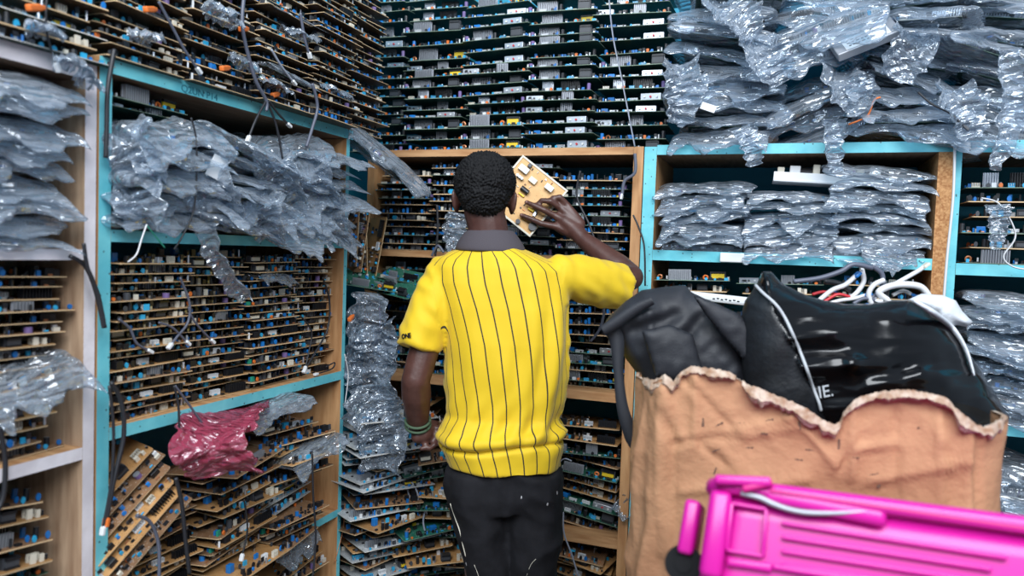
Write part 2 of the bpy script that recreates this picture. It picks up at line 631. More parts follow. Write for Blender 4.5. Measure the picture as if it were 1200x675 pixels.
def slab(mb, out, t, top, bot, edge):
    n = len(out)
    vs = [(x, y, 0) for x, y in out] + [(x, y, t) for x, y in out]
    fs = [tuple(range(n))[::-1], tuple(range(n, 2 * n))] + [(i, (i + 1) % n, n + (i + 1) % n, n + i) for i in range(n)]
    mb.add(vs, fs, [bot, top] + [edge] * n)


def comp(mb, kind, x, y, z, h, rnd):
    """one component standing on a board; returns its half size"""
    if kind == 'capacitor':
        r = rnd.uniform(0.0045, 0.0075)
        hh = min(h, r * 3.6) * rnd.uniform(0.7, 1)
        mb.cyl((x, y, z), r, hh, rnd.choice(['black', 'blue', 'dark_grey', 'black', 'black', 'purple']), 10, 'silver')
    elif kind == 'transformer':
        s = (rnd.uniform(0.026, 0.040), rnd.uniform(0.022, 0.03), h * rnd.uniform(0.8, 1))
        mb.box((x, y, z + s[2] * 0.5), (s[0], s[1] * 0.8, s[2] * 0.55), rnd.choice(['yellow', 'dark_grey', 'cream', 'dark_grey']))
        mb.box((x, y, z + s[2] * 0.1), (s[0] * 1.05, s[1], s[2] * 0.2), 'black')
        mb.box((x, y, z + s[2] * 0.9), (s[0] * 1.05, s[1], s[2] * 0.2), 'black')
        mb.box((x - s[0] * 0.5, y, z + s[2] * 0.5), (s[0] * 0.2, s[1] * 0.5, s[2]), 'dark_grey')
        mb.box((x + s[0] * 0.5, y, z + s[2] * 0.5), (s[0] * 0.2, s[1] * 0.5, s[2]), 'dark_grey')
    elif kind == 'heat_sink':
        w = rnd.uniform(0.03, 0.07)
        m = rnd.choice(['silver', 'alu', 'black', 'alu'])
        mb.box((x, y, z + h * 0.5), (w, 0.003, h), m)
        k = int(w / 0.006)
        for i in range(k):
            mb.box((x - w / 2 + (i + 0.5) * w / k, y - 0.006, z + h * 0.5), (0.0014, 0.010, h), m)
    elif kind == 'connector':
        w = rnd.uniform(0.012, 0.035)
        hh = min(h, 0.012) * rnd.uniform(0.7, 1)
        m = rnd.choice(['white', 'white', 'cream', 'black', 'sky_blue'])
        mb.box((x, y + 0.003, z + hh / 2), (w, 0.002, hh), m)
        mb.box((x, y, z + hh * 0.15), (w, 0.008, hh * 0.3), m)
        k = max(2, int(w / 0.005))
        for i in range(k + 1):
            mb.box((x - w / 2 + i * w / k, y - 0.001, z + hh / 2), (0.001, 0.006, hh), m)
        for i in range(k):
            mb.box((x - w / 2 + (i + 0.5) * w / k, y - 0.001, z + hh * 0.45), (0.0012, 0.0012, hh * 0.9), 'silver')
    elif kind == 'relay':
        s = (rnd.uniform(0.015, 0.024), rnd.uniform(0.012, 0.016), min(h, 0.016) * rnd.uniform(0.8, 1))
        mb.bbox((x, y, z + s[2] / 2), s, 0.001, rnd.choice(['blue', 'sky_blue', 'white', 'blue', 'black']))
    elif kind == 'coil':
        r = min(0.009, h / 2)
        mb.tube([(x + math.cos(a) * r * 0.7, y, z + r + math.sin(a) * r * 0.7) for a in [2 * PI * i / 12 for i in range(13)]], r * 0.33, rnd.choice(['copper', 'orange', 'copper']), 6, cap=False)
        mb.box((x, y, z + 0.001), (r * 1.4, 0.008, 0.002), 'black')
    elif kind == 'metal_tuner':
        s = (rnd.uniform(0.04, 0.07), rnd.uniform(0.018, 0.03), min(h, 0.022))
        mb.bbox((x, y, z + s[2] / 2), s, 0.0012, 'silver')
        for i in range(3):
            mb.cyl((x - s[0] * 0.3 + i * s[0] * 0.3, y - s[1] / 2 - 0.004, z + s[2] / 2), 0.0035, 0.006, rnd.choice(['white', 'dark_grey', 'red', 'yellow']), 8, axis='y')
    # small ones, kept together because nobody could count them
    elif kind == 'res':
        mb.cyl((x - 0.004, y, z + 0.002), 0.0016, 0.008, rnd.choice(['cream', 'sky_blue', 'copper']), 6, axis='x')
    elif kind == 'disc':
        r = rnd.uniform(0.0035, 0.006)
        mb.cyl((x, y - 0.0015, z + r), r, 0.003, rnd.choice(['blue', 'sky_blue', 'blue', 'black', 'dark_grey', 'orange']), 8, axis='y')
    elif kind == 'chip':
        s = rnd.uniform(0.005, 0.014)
        mb.box((x, y, z + 0.0015), (s, s * 0.7, 0.003), 'black')
    elif kind == 'film_cap':
        s = (rnd.uniform(0.007, 0.013), 0.005, min(h, rnd.uniform(0.007, 0.012)))
        mb.box((x, y, z + s[2] / 2), s, rnd.choice(['blue', 'blue', 'sky_blue', 'dark_grey', 'black', 'white', 'cream', 'black'] + rnd.choice([['yellow'], ['orange'], ['black'], ['green']])))
    elif kind == 'post':
        mb.cyl((x, y, z), 0.0025, min(h, rnd.uniform(0.006, 0.014)), rnd.choice(['black', 'silver', 'black', 'white', 'blue']), 7, 'silver')
    elif kind == 'transistor':
        hh = min(h, 0.015)
        mb.box((x, y, z + hh * 0.7), (0.009, 0.003, hh * 0.55), 'black')
        mb.box((x, y, z + hh * 0.2), (0.006, 0.001, hh * 0.4), 'silver')


FOOT = dict(capacitor=(0.009, 0.009), transformer=(0.024, 0.018), heat_sink=(0.036, 0.012), connector=(0.018, 0.007), relay=(0.013, 0.01),
            coil=(0.011, 0.006), metal_tuner=(0.036, 0.018), res=(0.006, 0.003), disc=(0.006, 0.003), chip=(0.008, 0.006), film_cap=(0.007, 0.004), post=(0.003, 0.003), transistor=(0.006, 0.003))


class Proto:
    pass


def make_board(seed, name, w, d, hmax, style, big, nsmall, look):
    rnd = random.Random(seed)
    pr = Proto()
    top, bot, edge = {'tan': ('pcb_tan', 'solder_brown', 'edge_tan'), 'brown': ('pcb_brown', 'solder_brown', 'edge_tan'),
                      'green': ('pcb_green', 'solder_green', 'edge_green'), 'grey': ('pcb_grey', 'solder_green', 'edge_grey')}[style]
    mb = MB()
    out = slab_outline(w, d, rnd)
    t = 0.0017
    slab(mb, out, t, top, bot, edge)
    pr.name, pr.root, pr.parts, pr.h, pr.w, pr.d, pr.look = name, mb.mesh(name), [], hmax, w, d, look
    occ = []

    def spot(k, front):
        fx, fy = FOOT[k]
        for _ in range(40):
            x = rnd.uniform(-w / 2 + fx, w / 2 - fx)
            y = rnd.uniform(fy + 0.002, fy + 0.02) if front else rnd.uniform(fy + 0.002, d - fy)
            if all(abs(x - o[0]) > fx + o[2] or abs(y - o[1]) > fy + o[3] for o in occ):
                occ.append((x, y, fx, fy))
                return x, y
        return None

    for i, k in enumerate(big):
        s = spot(k, i < len(big) * 0.75)
        if s:
            m2 = MB()
            comp(m2, k, s[0], s[1], t, hmax - t, rnd)
            pr.parts.append((k, m2.mesh(k)))
    sm = MB()
    for i in range(nsmall):
        k = rnd.choice(['res', 'disc', 'chip', 'film_cap', 'post', 'post', 'film_cap', 'transistor', 'disc'])
        s = spot(k, i < nsmall * 0.5)
        if s:
            comp(sm, k, s[0], s[1], t, hmax - t, rnd)
    if sm.v:
        pr.parts.append(('small_components', sm.mesh('small_components')))
    # the same board with everything in one mesh, for inside the bags
    al = MB()
    al.v, al.f, al.m, al.names = list(mb.v), list(mb.f), list(mb.m), list(mb.names)
    rnd2 = random.Random(seed + 1)
    for o in occ[:26]:
        comp(al, rnd2.choice(['capacitor', 'connector', 'heat_sink', 'film_cap', 'post', 'connector']), o[0], o[1], t, hmax * 0.8, rnd2)
    pr.whole = al.mesh('circuit_board')
    return pr


C, T, H, K, R_, Q, U = 'capacitor', 'transformer', 'heat_sink', 'connector', 'relay', 'coil', 'metal_tuner'
POWER = [
    make_board(11, 'relay_board', 0.225, 0.17, 0.017, 'brown', [R_, C, K, R_], 34, 'brown board with blue relays'),
    make_board(12, 'power_board', 0.20, 0.16, 0.017, 'tan', [T, C, K, C], 32, 'tan board with one transformer'),
    make_board(13, 'power_board', 0.24, 0.18, 0.017, 'brown', [H, C, C, K], 36, 'brown board with finned heat sink'),
    make_board(14, 'socket_board', 0.21, 0.15, 0.017, 'tan', [K, K, C, R_], 30, 'tan board with plug sockets'),
    make_board(15, 'capacitor_board', 0.23, 0.17, 0.017, 'brown', [C, C, C, Q], 36, 'brown board with capacitors and coil'),
    make_board(16, 'relay_board', 0.19, 0.16, 0.017, 'brown', [R_, T, K], 34, 'brown board with relay and transformer'),
    make_board(17, 'power_board', 0.22, 0.18, 0.017, 'tan', [H, R_, K], 30, 'tan board with relay and fins'),
]
GREEN = [
    make_board(21, 'main_board', 0.25, 0.19, 0.036, 'green', [H, U, K, H, C, C, Q, K], 40, 'green board with metal tuner'),
    make_board(22, 'main_board', 0.23, 0.18, 0.036, 'green', [Q, Q, H, T, K, H, K, C], 40, 'green board with copper coils'),
    make_board(23, 'main_board', 0.24, 0.20, 0.036, 'green', [T, C, C, K, K, H, R_, H], 40, 'green board with yellow transformer'),
    make_board(24, 'main_board', 0.22, 0.18, 0.036, 'green', [H, H, C, K, K, R_, C], 40, 'green board with twin heat sinks'),
    make_board(25, 'main_board', 0.25, 0.18, 0.036, 'green', [U, K, K, C, R_, H, C], 40, 'green board with tuner and sockets'),
    make_board(26, 'main_board', 0.23, 0.19, 0.036, 'green', [K, C, C, C, H, R_, Q], 40, 'green board with row of capacitors'),
]
GREY = [
    make_board(31, 'inverter_board', 0.27, 0.17, 0.02, 'grey', [K, C, H, R_], 40, 'grey board with heat sink'),
    make_board(32, 'inverter_board', 0.25, 0.16, 0.02, 'grey', [K, K, T], 40, 'grey board with transformer'),
]
ALLB = POWER + GREEN


def place_board(pr, M, label, group, cat='circuit board'):
    o = link(pr.name, pr.root)
    o.matrix_world = M
    tag(o, label, cat, group)
    for k, me in pr.parts:
        c = link(k, me, o)
        if k == 'small_components':
            c['kind'] = 'stuff'
    return o


def stack(protos, theta, ox, oy, z0, z1, pitch, where, group, rnd, jx=0.012, jy=0.02, jr=2.5, tilt=1.2, lean=0.0, roll=0.0):
    """boards lying one over the other; theta turns the front edge, ox/oy is the middle of the front edge"""
    z = z0 + 0.001
    n = 0
    a = b = 0.0
    while z < z1:
        pr = rnd.choice(protos)
        step = pitch * rnd.uniform(0.8, 1.25)
        a = max(-tilt, min(tilt, a + rnd.uniform(-0.6, 0.6) * tilt * 0.5))
        b = max(-tilt, min(tilt, b + rnd.uniform(-0.6, 0.6) * tilt * 0.5))
        ang = theta + math.radians(rnd.uniform(-jr, jr))
        Rz = Matrix.Rotation(ang, 4, 'Z')
        off = Matrix.Rotation(theta, 4, 'Z') @ Vector((rnd.uniform(-jx, jx), rnd.uniform(-jy, jy), 0))
        s = min(1.6, max(0.5, step * 0.92 / pr.h))
        fx = 1 if rnd.random() < 0.5 else -1
        M = Matrix.Translation((ox + off.x, oy + off.y, z)) @ Rz @ Matrix.Rotation(math.radians(a + lean), 4, 'X') @ Matrix.Rotation(math.radians(b + roll), 4, 'Y') @ Matrix.Diagonal((1, 1, s, 1))
        place_board(pr, M, f'{pr.look}, {ORD[n]} up in {where}', group)
        z += step
        n += 1
    return z


rb = random.Random(3)
TH = PI / 2
# on top of the side-wall shelf (five stacks from the near post to the corner)
g = 'circuit boards piled on top of the side shelf'
for i, (y, z1, xo) in enumerate(((1.22, 2.06, 0.02), (1.44, 2.12, 0.0), (1.66, 2.16, 0.02), (1.87, 2.24, 0.035), (2.09, 2.34, 0.0))):
    stack(POWER, TH, FX + xo, y, 1.757, z1, 0.0205, f'{ORD[i]} stack atop the side shelf', g, rb, jy=0.025, jr=4)
for i, (y, x) in enumerate(((1.0, -1.26),)):
    stack(POWER[:4] + GREY, TH, x, y, 1.735, 1.98, 0.026, 'stack on the whitewashed unit', 'circuit boards on the whitewashed unit', rb)
# middle tier of the side shelf
g = 'circuit boards on the middle tier of the side shelf'
for i, y in enumerate((1.27, 1.49, 1.70, 1.875)):
    stack(POWER, TH, FX - 0.02 - (0.02 if i % 2 else 0), y, 1.03, 1.375, 0.0205, f'{ORD[i]} stack on side shelf\'s middle tier', g, rb, jy=0.016, jr=4, jx=0.004 if i == 3 else 0.012)
# tier with the red wrap
g = 'circuit boards on the lower tier of the side shelf'
stack(POWER, TH, FX - 0.01, 1.28, 0.605, 0.80, 0.021, 'stack under the leaning boards', g, rb, jr=10, jx=0.02, tilt=3)
stack(POWER, TH, FX + 0.06, 1.50, 0.605, 0.90, 0.021, 'stack below the red wrap', g, rb, jr=13, jy=0.045, jx=0.02, tilt=3)
stack(POWER + GREY + GREY, TH, FX + 0.05, 1.72, 0.605, 0.92, 0.022, 'stack just past the red wrap', g, rb, jr=14, jy=0.05, jx=0.02, tilt=3)
for k in range(6):
    pr = POWER[(k * 3 + 1) % len(POWER)]
    M = Matrix.Translation((FX - 0.02 + 0.014 * k, 1.19 + 0.004 * k, 0.895 - k * 0.024)) @ Matrix.Rotation(TH - 0.25, 4, 'Z') @ Matrix.Rotation(math.radians(-40), 4, 'Y') @ Matrix.Rotation(math.radians(12), 4, 'X')
    place_board(pr, M @ Matrix.Translation((0.0, 0, 0)), f'{pr.look}, {ORD[k]} from top leaning by cyan post', 'boards leaning by the cyan post')
stack(POWER + GREEN, TH, FX - 0.01, 1.60, 0.26, 0.42, 0.028, 'side shelf\'s lowest near stack', 'circuit boards on the lowest tier of the side shelf', rb, jr=8)
stack(POWER + GREEN, TH, FX - 0.01, 1.84, 0.26, 0.50, 0.028, 'side shelf\'s lowest far stack', 'circuit boards on the lowest tier of the side shelf', rb, jr=8)
# whitewashed unit
g = 'circuit boards in the whitewashed unit'
stack(POWER, TH, FX - 0.03, 0.945, 1.005, 1.35, 0.021, 'whitewashed unit\'s middle stack', g, rb, jx=0.02, jr=3)
stack(POWER + GREEN[:2], TH, FX - 0.04, 0.94, 0.55, 0.93, 0.036, 'whitewashed unit\'s lower stack', g, rb, jx=0.02, jr=6, roll=9, tilt=4)
# end wall: tall green stacks on top
g = 'green boards piled on top of the end-wall shelf'
for i, (x, y, z1, jr) in enumerate(((-1.44, 2.46, 2.34, 4), (-1.205, 2.44, 2.30, 3), (-0.97, 2.42, 2.27, 3), (-0.735, 2.42, 2.27, 3), (-0.51, 2.45, 2.27, 4))):
    stack(GREEN, 0.0, x, y, 1.753, z1, 0.037, f'{ORD[i]} green stack from the corner', g, rb, jy=0.02, jr=jr, tilt=1.6, jx=0.008)
# end wall, behind the man
g = 'boards on the end-wall shelf behind the man'
for i, (x, z1) in enumerate(((-1.305, 1.69), (-1.09, 1.70), (-0.86, 1.70), (-0.62, 1.67))):
    stack(POWER[:3] + GREEN[2:5], 0.0, x, BY + 0.05, 1.40, z1, 0.027, f'{ORD[i]} stack, end wall\'s upper tier', g, rb, jy=0.02, jx=0.006, tilt=2.0)
for i, x in enumerate((-1.295, -1.07, -0.85, -0.61)):
    stack(POWER[:3] + GREEN[1:5], 0.0, x, BY + 0.06, 0.965, 1.35, 0.030, f'{ORD[i]} stack, end wall\'s middle tier', g, rb, jy=0.03, jx=0.006, tilt=2.5)
for i, x in enumerate((-1.29, -1.06, -0.82, -0.605)):
    stack(POWER + GREEN, 0.0, x, BY + 0.04, 0.49, 0.84, 0.036, f'{ORD[i]} stack, end wall\'s lower tier', g, rb, jy=0.03, jx=0.004, jr=14, tilt=9, roll=7 if i == 3 else 0)
for i, x in enumerate((-1.06, -0.62)):
    stack(POWER, 0.0, x, BY + 0.04, 0.20, 0.40, 0.026, f'{ORD[i]} stack, end wall\'s bottom tier', g, rb, jy=0.04, jx=0.01, jr=14, tilt=7)
# right unit
g = 'boards under the cyan shelf behind the black backpack'
for i, x in enumerate((-0.28, -0.03, 0.23)):
    stack(POWER[:4] + GREEN[:3], 0.0, x, BY + 0.03, 1.13 if i == 2 else 0.985, 1.355, 0.033, f'{ORD[i]} stack behind the black backpack', g, rb, jy=0.02, jx=0.008, tilt=2)
g = 'boards on the far right unit'
for i, x in enumerate((0.565, 0.80)):
    stack(GREEN[:5] + POWER[:2], 0.0, x, BY + 0.03, 1.42, 1.66, 0.040, f'{ORD[i]} stack past the chipboard panel', g, rb, jy=0.012, jx=0.006, tilt=1.2)

# heap in the corner between the two shelving units, carried by a crate
cr = tag(empty('wooden_crate', (-1.29, 2.2, 0)), 'low slatted wooden crate under the heap of boards in the corner', 'crate')
for k in range(2):
    for sy in (-0.13, 0.13):
        MB().bbox((0, sy, 0.05 + k * 0.1), (0.42, 0.014, 0.075), 0.003, 'wood_h').build('slat', cr)
for sx in (-0.2, 0.2):
    for sy in (-0.116, 0.116):
        MB().bbox((sx, sy, 0.10), (0.03, 0.014, 0.20), 0.003, 'wood').build('corner_post', cr)
MB().bbox((0, 0, 0.21), (0.44, 0.29, 0.018), 0.003, 'wood_h').build('top_board', cr)
g = 'boards heaped in the corner'
stack(POWER + GREY + GREY, math.radians(62), -1.12, 2.09, 0.22, 0.90, 0.023, 'corner heap beside hanging plastic', g, rb, jr=15, jy=0.05, jx=0.03, tilt=5)
stack(POWER + GREEN, math.radians(25), -1.02, 2.17, 0.22, 0.80, 0.035, 'messy pile by the man\'s hip', g, rb, jr=32, jy=0.05, jx=0.04, tilt=11)


# ------------------------------------------------------------------ bagged boards
def ridged(v, octs=3):
    s, a, f = 0.0, 1.0, 1.0
    for _ in range(octs):
        s += a * (1 - abs(mn.noise(v * f)) * 2.2)
        a *= 0.5
        f *= 2.1
    return s


def crumple(q, seed, k0=0, n=7):
    """straight, sharp creases: folded bands running in several directions"""
    r_ = random.Random(seed * 31 + k0)
    s, tot = 0.0, 0.0
    wx, wy = 0.030 * mn.noise(q * 8), 0.030 * mn.noise(q * 8 + Vector((9, 2, 5)))
    for k in range(n):
        an, f, ph = r_.uniform(0, PI), r_.uniform(5, 11) * 1.32 ** k, r_.random()
        amp = 1 / 1.22 ** k
        t = (math.cos(an) * (q.x * 0.55 + wx) + math.sin(an) * (q.y + wy)) * f + ph
        s += amp * (abs((t % 1.0) * 2 - 1) - 0.5)
        tot += amp
    return s / tot * 2


def bag_mesh(seed, w, d, h, flap, nu=64, nv=50, amp=0.020):
    """a closed crumpled film bag lying flat, its open end falling forward"""
    off = Vector((seed * 3.7, seed * 1.3, 0))
    vs, fs = [], []
    idx = {}
    for side in (0, 1):
        for i in range(nu + 1):
            a = i / nu * 2 - 1
            for j in range(nv + 1):
                b = j / nv
                if side == 1 and (i in (0, nu) or j in (0, nv)):
                    idx[side, i, j] = idx[0, i, j]
                    continue
                edge = 0.6 + 0.7 * mn.noise(Vector((a * 1.6, seed, 0.3))) + 0.12 * mn.noise(Vector((a * 6, seed, 1.3)))
                yf = -flap * max(0.12, min(1.3, edge))
                y = yf + (d - yf) * b
                wob = 1 + 0.09 * mn.noise(Vector((b * 4, a, seed + 0.5)))
                x = a * w / 2 * wob
                prof = (max(0, 1 - abs(a) ** 5)) ** 0.6 * min(1, (1 - b) * 6) ** 0.7
                fr = max(0.0, min(1.0, (y + flap * 0.6) / (flap * 1.0 + 0.02)))
                tk = h * prof * (0.16 + 0.84 * fr)
                dr = max(0.0, -y) / max(flap, 1e-4)
                z = h * 0.5 - 0.75 * flap * dr ** 1.25
                q = Vector((x, y, 0)) + off
                e = 0.35 + 0.65 * prof
                if side == 0:
                    z += tk * 0.5 + amp * e * (crumple(q, seed) * 0.5 + 0.35 * mn.noise(q * 14))
                else:
                    z -= tk * 0.5 - amp * e * 0.5 * crumple(q, seed, 5)
                x += amp * 0.6 * mn.noise(q * 20 + Vector((0, 0, 9)))
                y += amp * 0.35 * mn.noise(q * 12 + Vector((5, 0, 4)))
                idx[side, i, j] = len(vs)
                vs.append((x, y, z))
    for side in (0, 1):
        for i in range(nu):
            for j in range(nv):
                f = (idx[side, i, j], idx[side, i + 1, j], idx[side, i + 1, j + 1], idx[side, i, j + 1])
                fs.append(f if side == 0 else f[::-1])
    return vs, fs


BAGS = []
for s in range(15):
    w, d, h, fl = [(0.27, 0.2, 0.032, 0.07), (0.26, 0.2, 0.036, 0.11), (0.29, 0.2, 0.03, 0.04), (0.28, 0.21, 0.042, 0.085), (0.25, 0.2, 0.034, 0.06)][s % 5]
    mb = MB()
    mb.add(*bag_mesh(s + 1, w, d, h, fl), 'film')
    BAGS.append((mb.mesh('plastic_bag', True), h))
BAGLOOK = ['pale crumpled bag', 'long-flapped clear bag', 'flat clear bag', 'plump clear bag', 'small wrinkled bag']


def place_bag(k, M, label, group, inner=None, sc=1.0):
    o = tag(empty('bagged_board'), label, 'bagged circuit board', group)
    o.matrix_world = M
    link('plastic_bag', BAGS[k][0], o)
    pr = inner or GREEN[k % 6]
    c = link('circuit_board', pr.whole, o)
    hh = min(BAGS[k][1] * 0.55 / pr.h, 1.0)
    c.matrix_local = Matrix.Translation((0, 0.012, BAGS[k][1] * 0.18)) @ Matrix.Diagonal((0.88, 0.9, hh, 1))
    return o


def bagstack(theta, ox, oy, z0, z1, pitch, where, group, rnd, sc=1.0, tilt=4, jr=8, jx=0.015, jy=0.02, protos=None):
    z, n, a, b = z0, 0, 0.0, 0.0
    while z < z1:
        k = rnd.randrange(len(BAGS))
        a = max(-tilt, min(tilt, a + rnd.uniform(-1, 1) * tilt * 0.7))
        b = max(-tilt, min(tilt, b + rnd.uniform(-1, 1) * tilt * 0.7))
        step = pitch * rnd.uniform(0.85, 1.2)
        off = Matrix.Rotation(theta, 4, 'Z') @ Vector((rnd.uniform(-jx, jx), rnd.uniform(-jy, jy), 0))
        s = sc * rnd.uniform(0.94, 1.08)
        M = (Matrix.Translation((ox + off.x, oy + off.y, z)) @ Matrix.Rotation(theta + math.radians(rnd.uniform(-jr, jr)), 4, 'Z')
             @ Matrix.Rotation(math.radians(a), 4, 'X') @ Matrix.Rotation(math.radians(b), 4, 'Y') @ Matrix.Diagonal((s, s, max(0.7, step / BAGS[k][1] * 0.95), 1)))
        place_bag(k, M, f'{BAGLOOK[k % 5]} with board, {ORD[n]} up in {where}', group, rnd.choice(protos or GREEN + GREY))
        z += step
        n += 1


rg = random.Random(9)
g = 'bagged boards on the upper tier of the side shelf'
for i, y in enumerate((1.275, 1.50, 1.71, 1.87)):
    bagstack(TH, FX + 0.02, y, 1.43, (1.62, 1.655, 1.655, 1.66)[i], 0.042, f'{ORD[i]} column, side shelf\'s upper tier', g, rg, tilt=11, jr=14, jx=0.012)
for i in range(2):
    M = Matrix.Translation((FX - 0.02, 1.265, 1.672 + i * 0.017)) @ Matrix.Rotation(TH + 0.05 * i, 4, 'Z')
    place_board(GREEN[i], M @ Matrix.Diagonal((0.95, 1, 0.9 if i else 0.42, 1)), ('green board resting on bags under the shelf\'s lettering', 'topmost green board with yellow part under the top side shelf')[i], 'bare green boards over the bags')
g = 'bagged boards in the whitewashed unit'
bagstack(TH, FX - 0.02, 0.93, 1.387, 1.665, 0.034, 'whitewashed unit\'s upper tier', g, rg, tilt=4, jx=0.012)
g = 'bagged boards heaped on top of the right unit'
for i, x in enumerate((-0.22, 0.03, 0.29, 0.54, 0.80)):
    bagstack(0.0, x, BY + 0.02 + 0.02 * (i % 2), 1.757, 2.26, 0.052, f'{ORD[i]} column of top right heap', g, rg, sc=1.18, tilt=22, jr=24, jx=0.04, jy=0.05)
g = 'bagged boards in the cyan edged unit'
for i, x in enumerate((-0.262, -0.01, 0.23)):
    bagstack(0.0, x, BY + 0.035, 1.432, (1.64, 1.60, 1.66)[i], 0.031, f'{ORD[i]} column below long cyan board', g, rg, tilt=6, jr=7, jx=0.006)
g = 'bagged boards on the far right unit'
for i, x in enumerate((0.58, 0.84)):
    bagstack(0.0, x, BY + 0.0, 0.99, 1.34, 0.04, f'{ORD[i]} column, far right lower tier', g, rg, tilt=9, jr=10, jx=0.01)
    bagstack(0.0, x, BY + 0.0, 0.525, 0.86, 0.045, f'{ORD[i]} column, far right bottom tier', g, rg, tilt=8, jr=10, jx=0.01)


def lone_bag(k, loc, rot, sc, label, inner=None, group='loose bagged boards'):
    M = Matrix.Translation(loc) @ Matrix.Rotation(rot[2], 4, 'Z') @ Matrix.Rotation(rot[0], 4, 'X') @ Matrix.Rotation(rot[1], 4, 'Y') @ Matrix.Diagonal((*sc, 1))
    return place_bag(k, M, label, group, inner)


c = onx(452, 195, -1.20)
lone_bag(3, c, (0.25, 0.55, 0.9), (1.25, 1.2, 1.2), 'large bagged board tipped over the corner at the top shelf\'s end', GREY[0])
c = onx(40, 455, -1.255)
lone_bag(1, c, (0.15, -0.25, TH), (0.75, 0.8, 0.9), 'small bagged board poking out of the whitewashed unit\'s board stack', POWER[1])
c = onx(325, 330, -1.27)
lone_bag(4, c, (0.05, 0.05, TH), (0.55, 0.6, 0.7), 'small clear bag stuck between boards under the blue shelf', POWER[2])
c = onx(375, 535, -1.17)
lone_bag(2, c + Vector((0, 0, 0.0)), (0.1, -0.2, TH), (0.8, 0.8, 0.8), 'clear bag lying on the corner stack beside the hanging plastic', GREY[1])
c = onx(345, 640, -1.25)
lone_bag(0, c, (0.3, -0.1, TH), (0.7, 0.7, 0.9), 'clear bag hanging out under the lowest blue shelf edge', GREEN[0])
c = onx(330, 485, -1.20)
lone_bag(2, c, (0.02, -0.10, TH), (0.9, 0.85, 0.7), 'grey bagged board lying on the stack beside the red wrap', GREY[0])
c = onx(350, 25, -1.24)
lone_bag(2, c, (0.1, 0.0, TH), (0.9, 0.9, 0.5), 'clear bag between boards high on the side shelf pile', GREEN[1])
c = onx(340, 92, -1.23)
lone_bag(4, c, (0.1, 0.1, TH), (0.8, 0.9, 0.6), 'clear bag low in the pile over the blue shelf edge', GREEN[1])


# loose film: crumpled sheets that hang
def sheet(name, pts, widths, mat_name, label, cat, seed, nl=60, nw=26, amp=0.02, th=0.0012, group=None):
    """a crumpled sheet following a line, with real thickness"""
    pts = [Vector(p) for p in pts]
    pp, ww = catmull(pts, list(widths), max(2, nl // (len(pts) - 1)))
    side0 = RT.copy()
    vs, fs = [], []
    n = len(pp)
    for i, p in enumerate(pp):
        t = (pp[min(i + 1, n - 1)] - pp[max(i - 1, 0)]).normalized()
        s = (side0 - t * side0.dot(t)).normalized()
        nn = s.cross(t)
        for j in range(nw + 1):
            a = j / nw * 2 - 1
            q = p + s * (a * ww[i] * (1 + 0.35 * mn.noise(Vector((i * 0.15, seed, a)))))
            k = Vector((a * ww[i] * 16, i / n * 9, seed * 2.3))
            q = q + nn * (amp * 0.9 * crumple(k * 0.09, seed) + amp * 0.5 * mn.noise(k * 0.5) - amp * 1.2 * a * a)
            q = q + s * amp * 0.5 * mn.noise(k * 1.5 + Vector((3, 3, 3)))
            vs.append(q)
    N = len(vs)
    m = nw + 1
    for i in range(n - 1):
        for j in range(nw):
            fs.append((i * m + j, i * m + j + 1, (i + 1) * m + j + 1, (i + 1) * m + j))
    me = bpy.data.meshes.new(name)
    me.from_pydata([tuple(v) for v in vs], [], fs)
    me.materials.append(MATS[mat_name])
    me.polygons.foreach_set('use_smooth', [True] * len(fs))
    o = link(name, me)
    sd = o.modifiers.new('thickness', 'SOLIDIFY')
    sd.thickness = th
    return tag(o, label, cat, group)


g = 'boards standing on edge in the corner'
for k, (px, py, y, rz, ry) in enumerate(((418, 312, 2.22, 70, 88), (424, 316, 2.25, 66, 82), (431, 322, 2.28, 60, 93), (440, 328, 2.30, 52, 80))):
    q = ony(px, py, y)
    M = Matrix.Translation(q) @ Matrix.Rotation(math.radians(rz), 4, 'Z') @ Matrix.Rotation(math.radians(-ry), 4, 'Y') @ Matrix.Translation((0.11, 0, 0))
    place_board(POWER[(k * 2) % 7], M, f'{POWER[(k * 2) % 7].look} standing on edge, {ORD[k]} from the blue end post', g)
for k, (px, py, y, rz, rx) in enumerate(((432, 338, 2.2, 25, 20), (452, 345, 2.24, -15, 28), (470, 330, 2.30, 10, 12))):
    q = ony(px, py, y)
    M = Matrix.Translation(q) @ Matrix.Rotation(math.radians(rz), 4, 'Z') @ Matrix.Rotation(math.radians(rx), 4, 'X') @ Matrix.Rotation(math.radians(8), 4, 'Y') @ Matrix.Diagonal((0.8, 0.8, 0.7, 1))
    place_board(GREEN[k + 1], M, f'tilted {GREEN[k + 1].look}, {ORD[k]} past the boards on edge', g)
q = ony(442, 358, 2.22)
g = 'loose plastic film'
cz = lambda x, y: ony(x, y, 2.09)
sheet('plastic_film', [cz(440, 345), cz(434, 380), cz(446, 410), cz(430, 440)], [0.05, 0.075, 0.065, 0.07], 'film', 'clear film bundle hanging highest in the corner right of the blue post', 'plastic film', 1, amp=0.05, group=g)
sheet('plastic_film', [cz(448, 385), cz(436, 420), cz(440, 455), cz(428, 480)], [0.06, 0.085, 0.07, 0.06], 'film', 'clear film bundle hanging mid-corner left of the man\'s elbow', 'plastic film', 2, amp=0.05, group=g)
cz = lambda x, y: ony(x, y, 2.02)
sheet('plastic_film', [cz(438, 450), cz(442, 480), cz(452, 510), cz(448, 548)], [0.055, 0.08, 0.075, 0.05], 'film', 'clear film bundle resting on the corner boards by the man\'s hand', 'plastic film', 3, amp=0.05, group=g)
cx_ = lambda x, y: onx(x, y, -1.215)
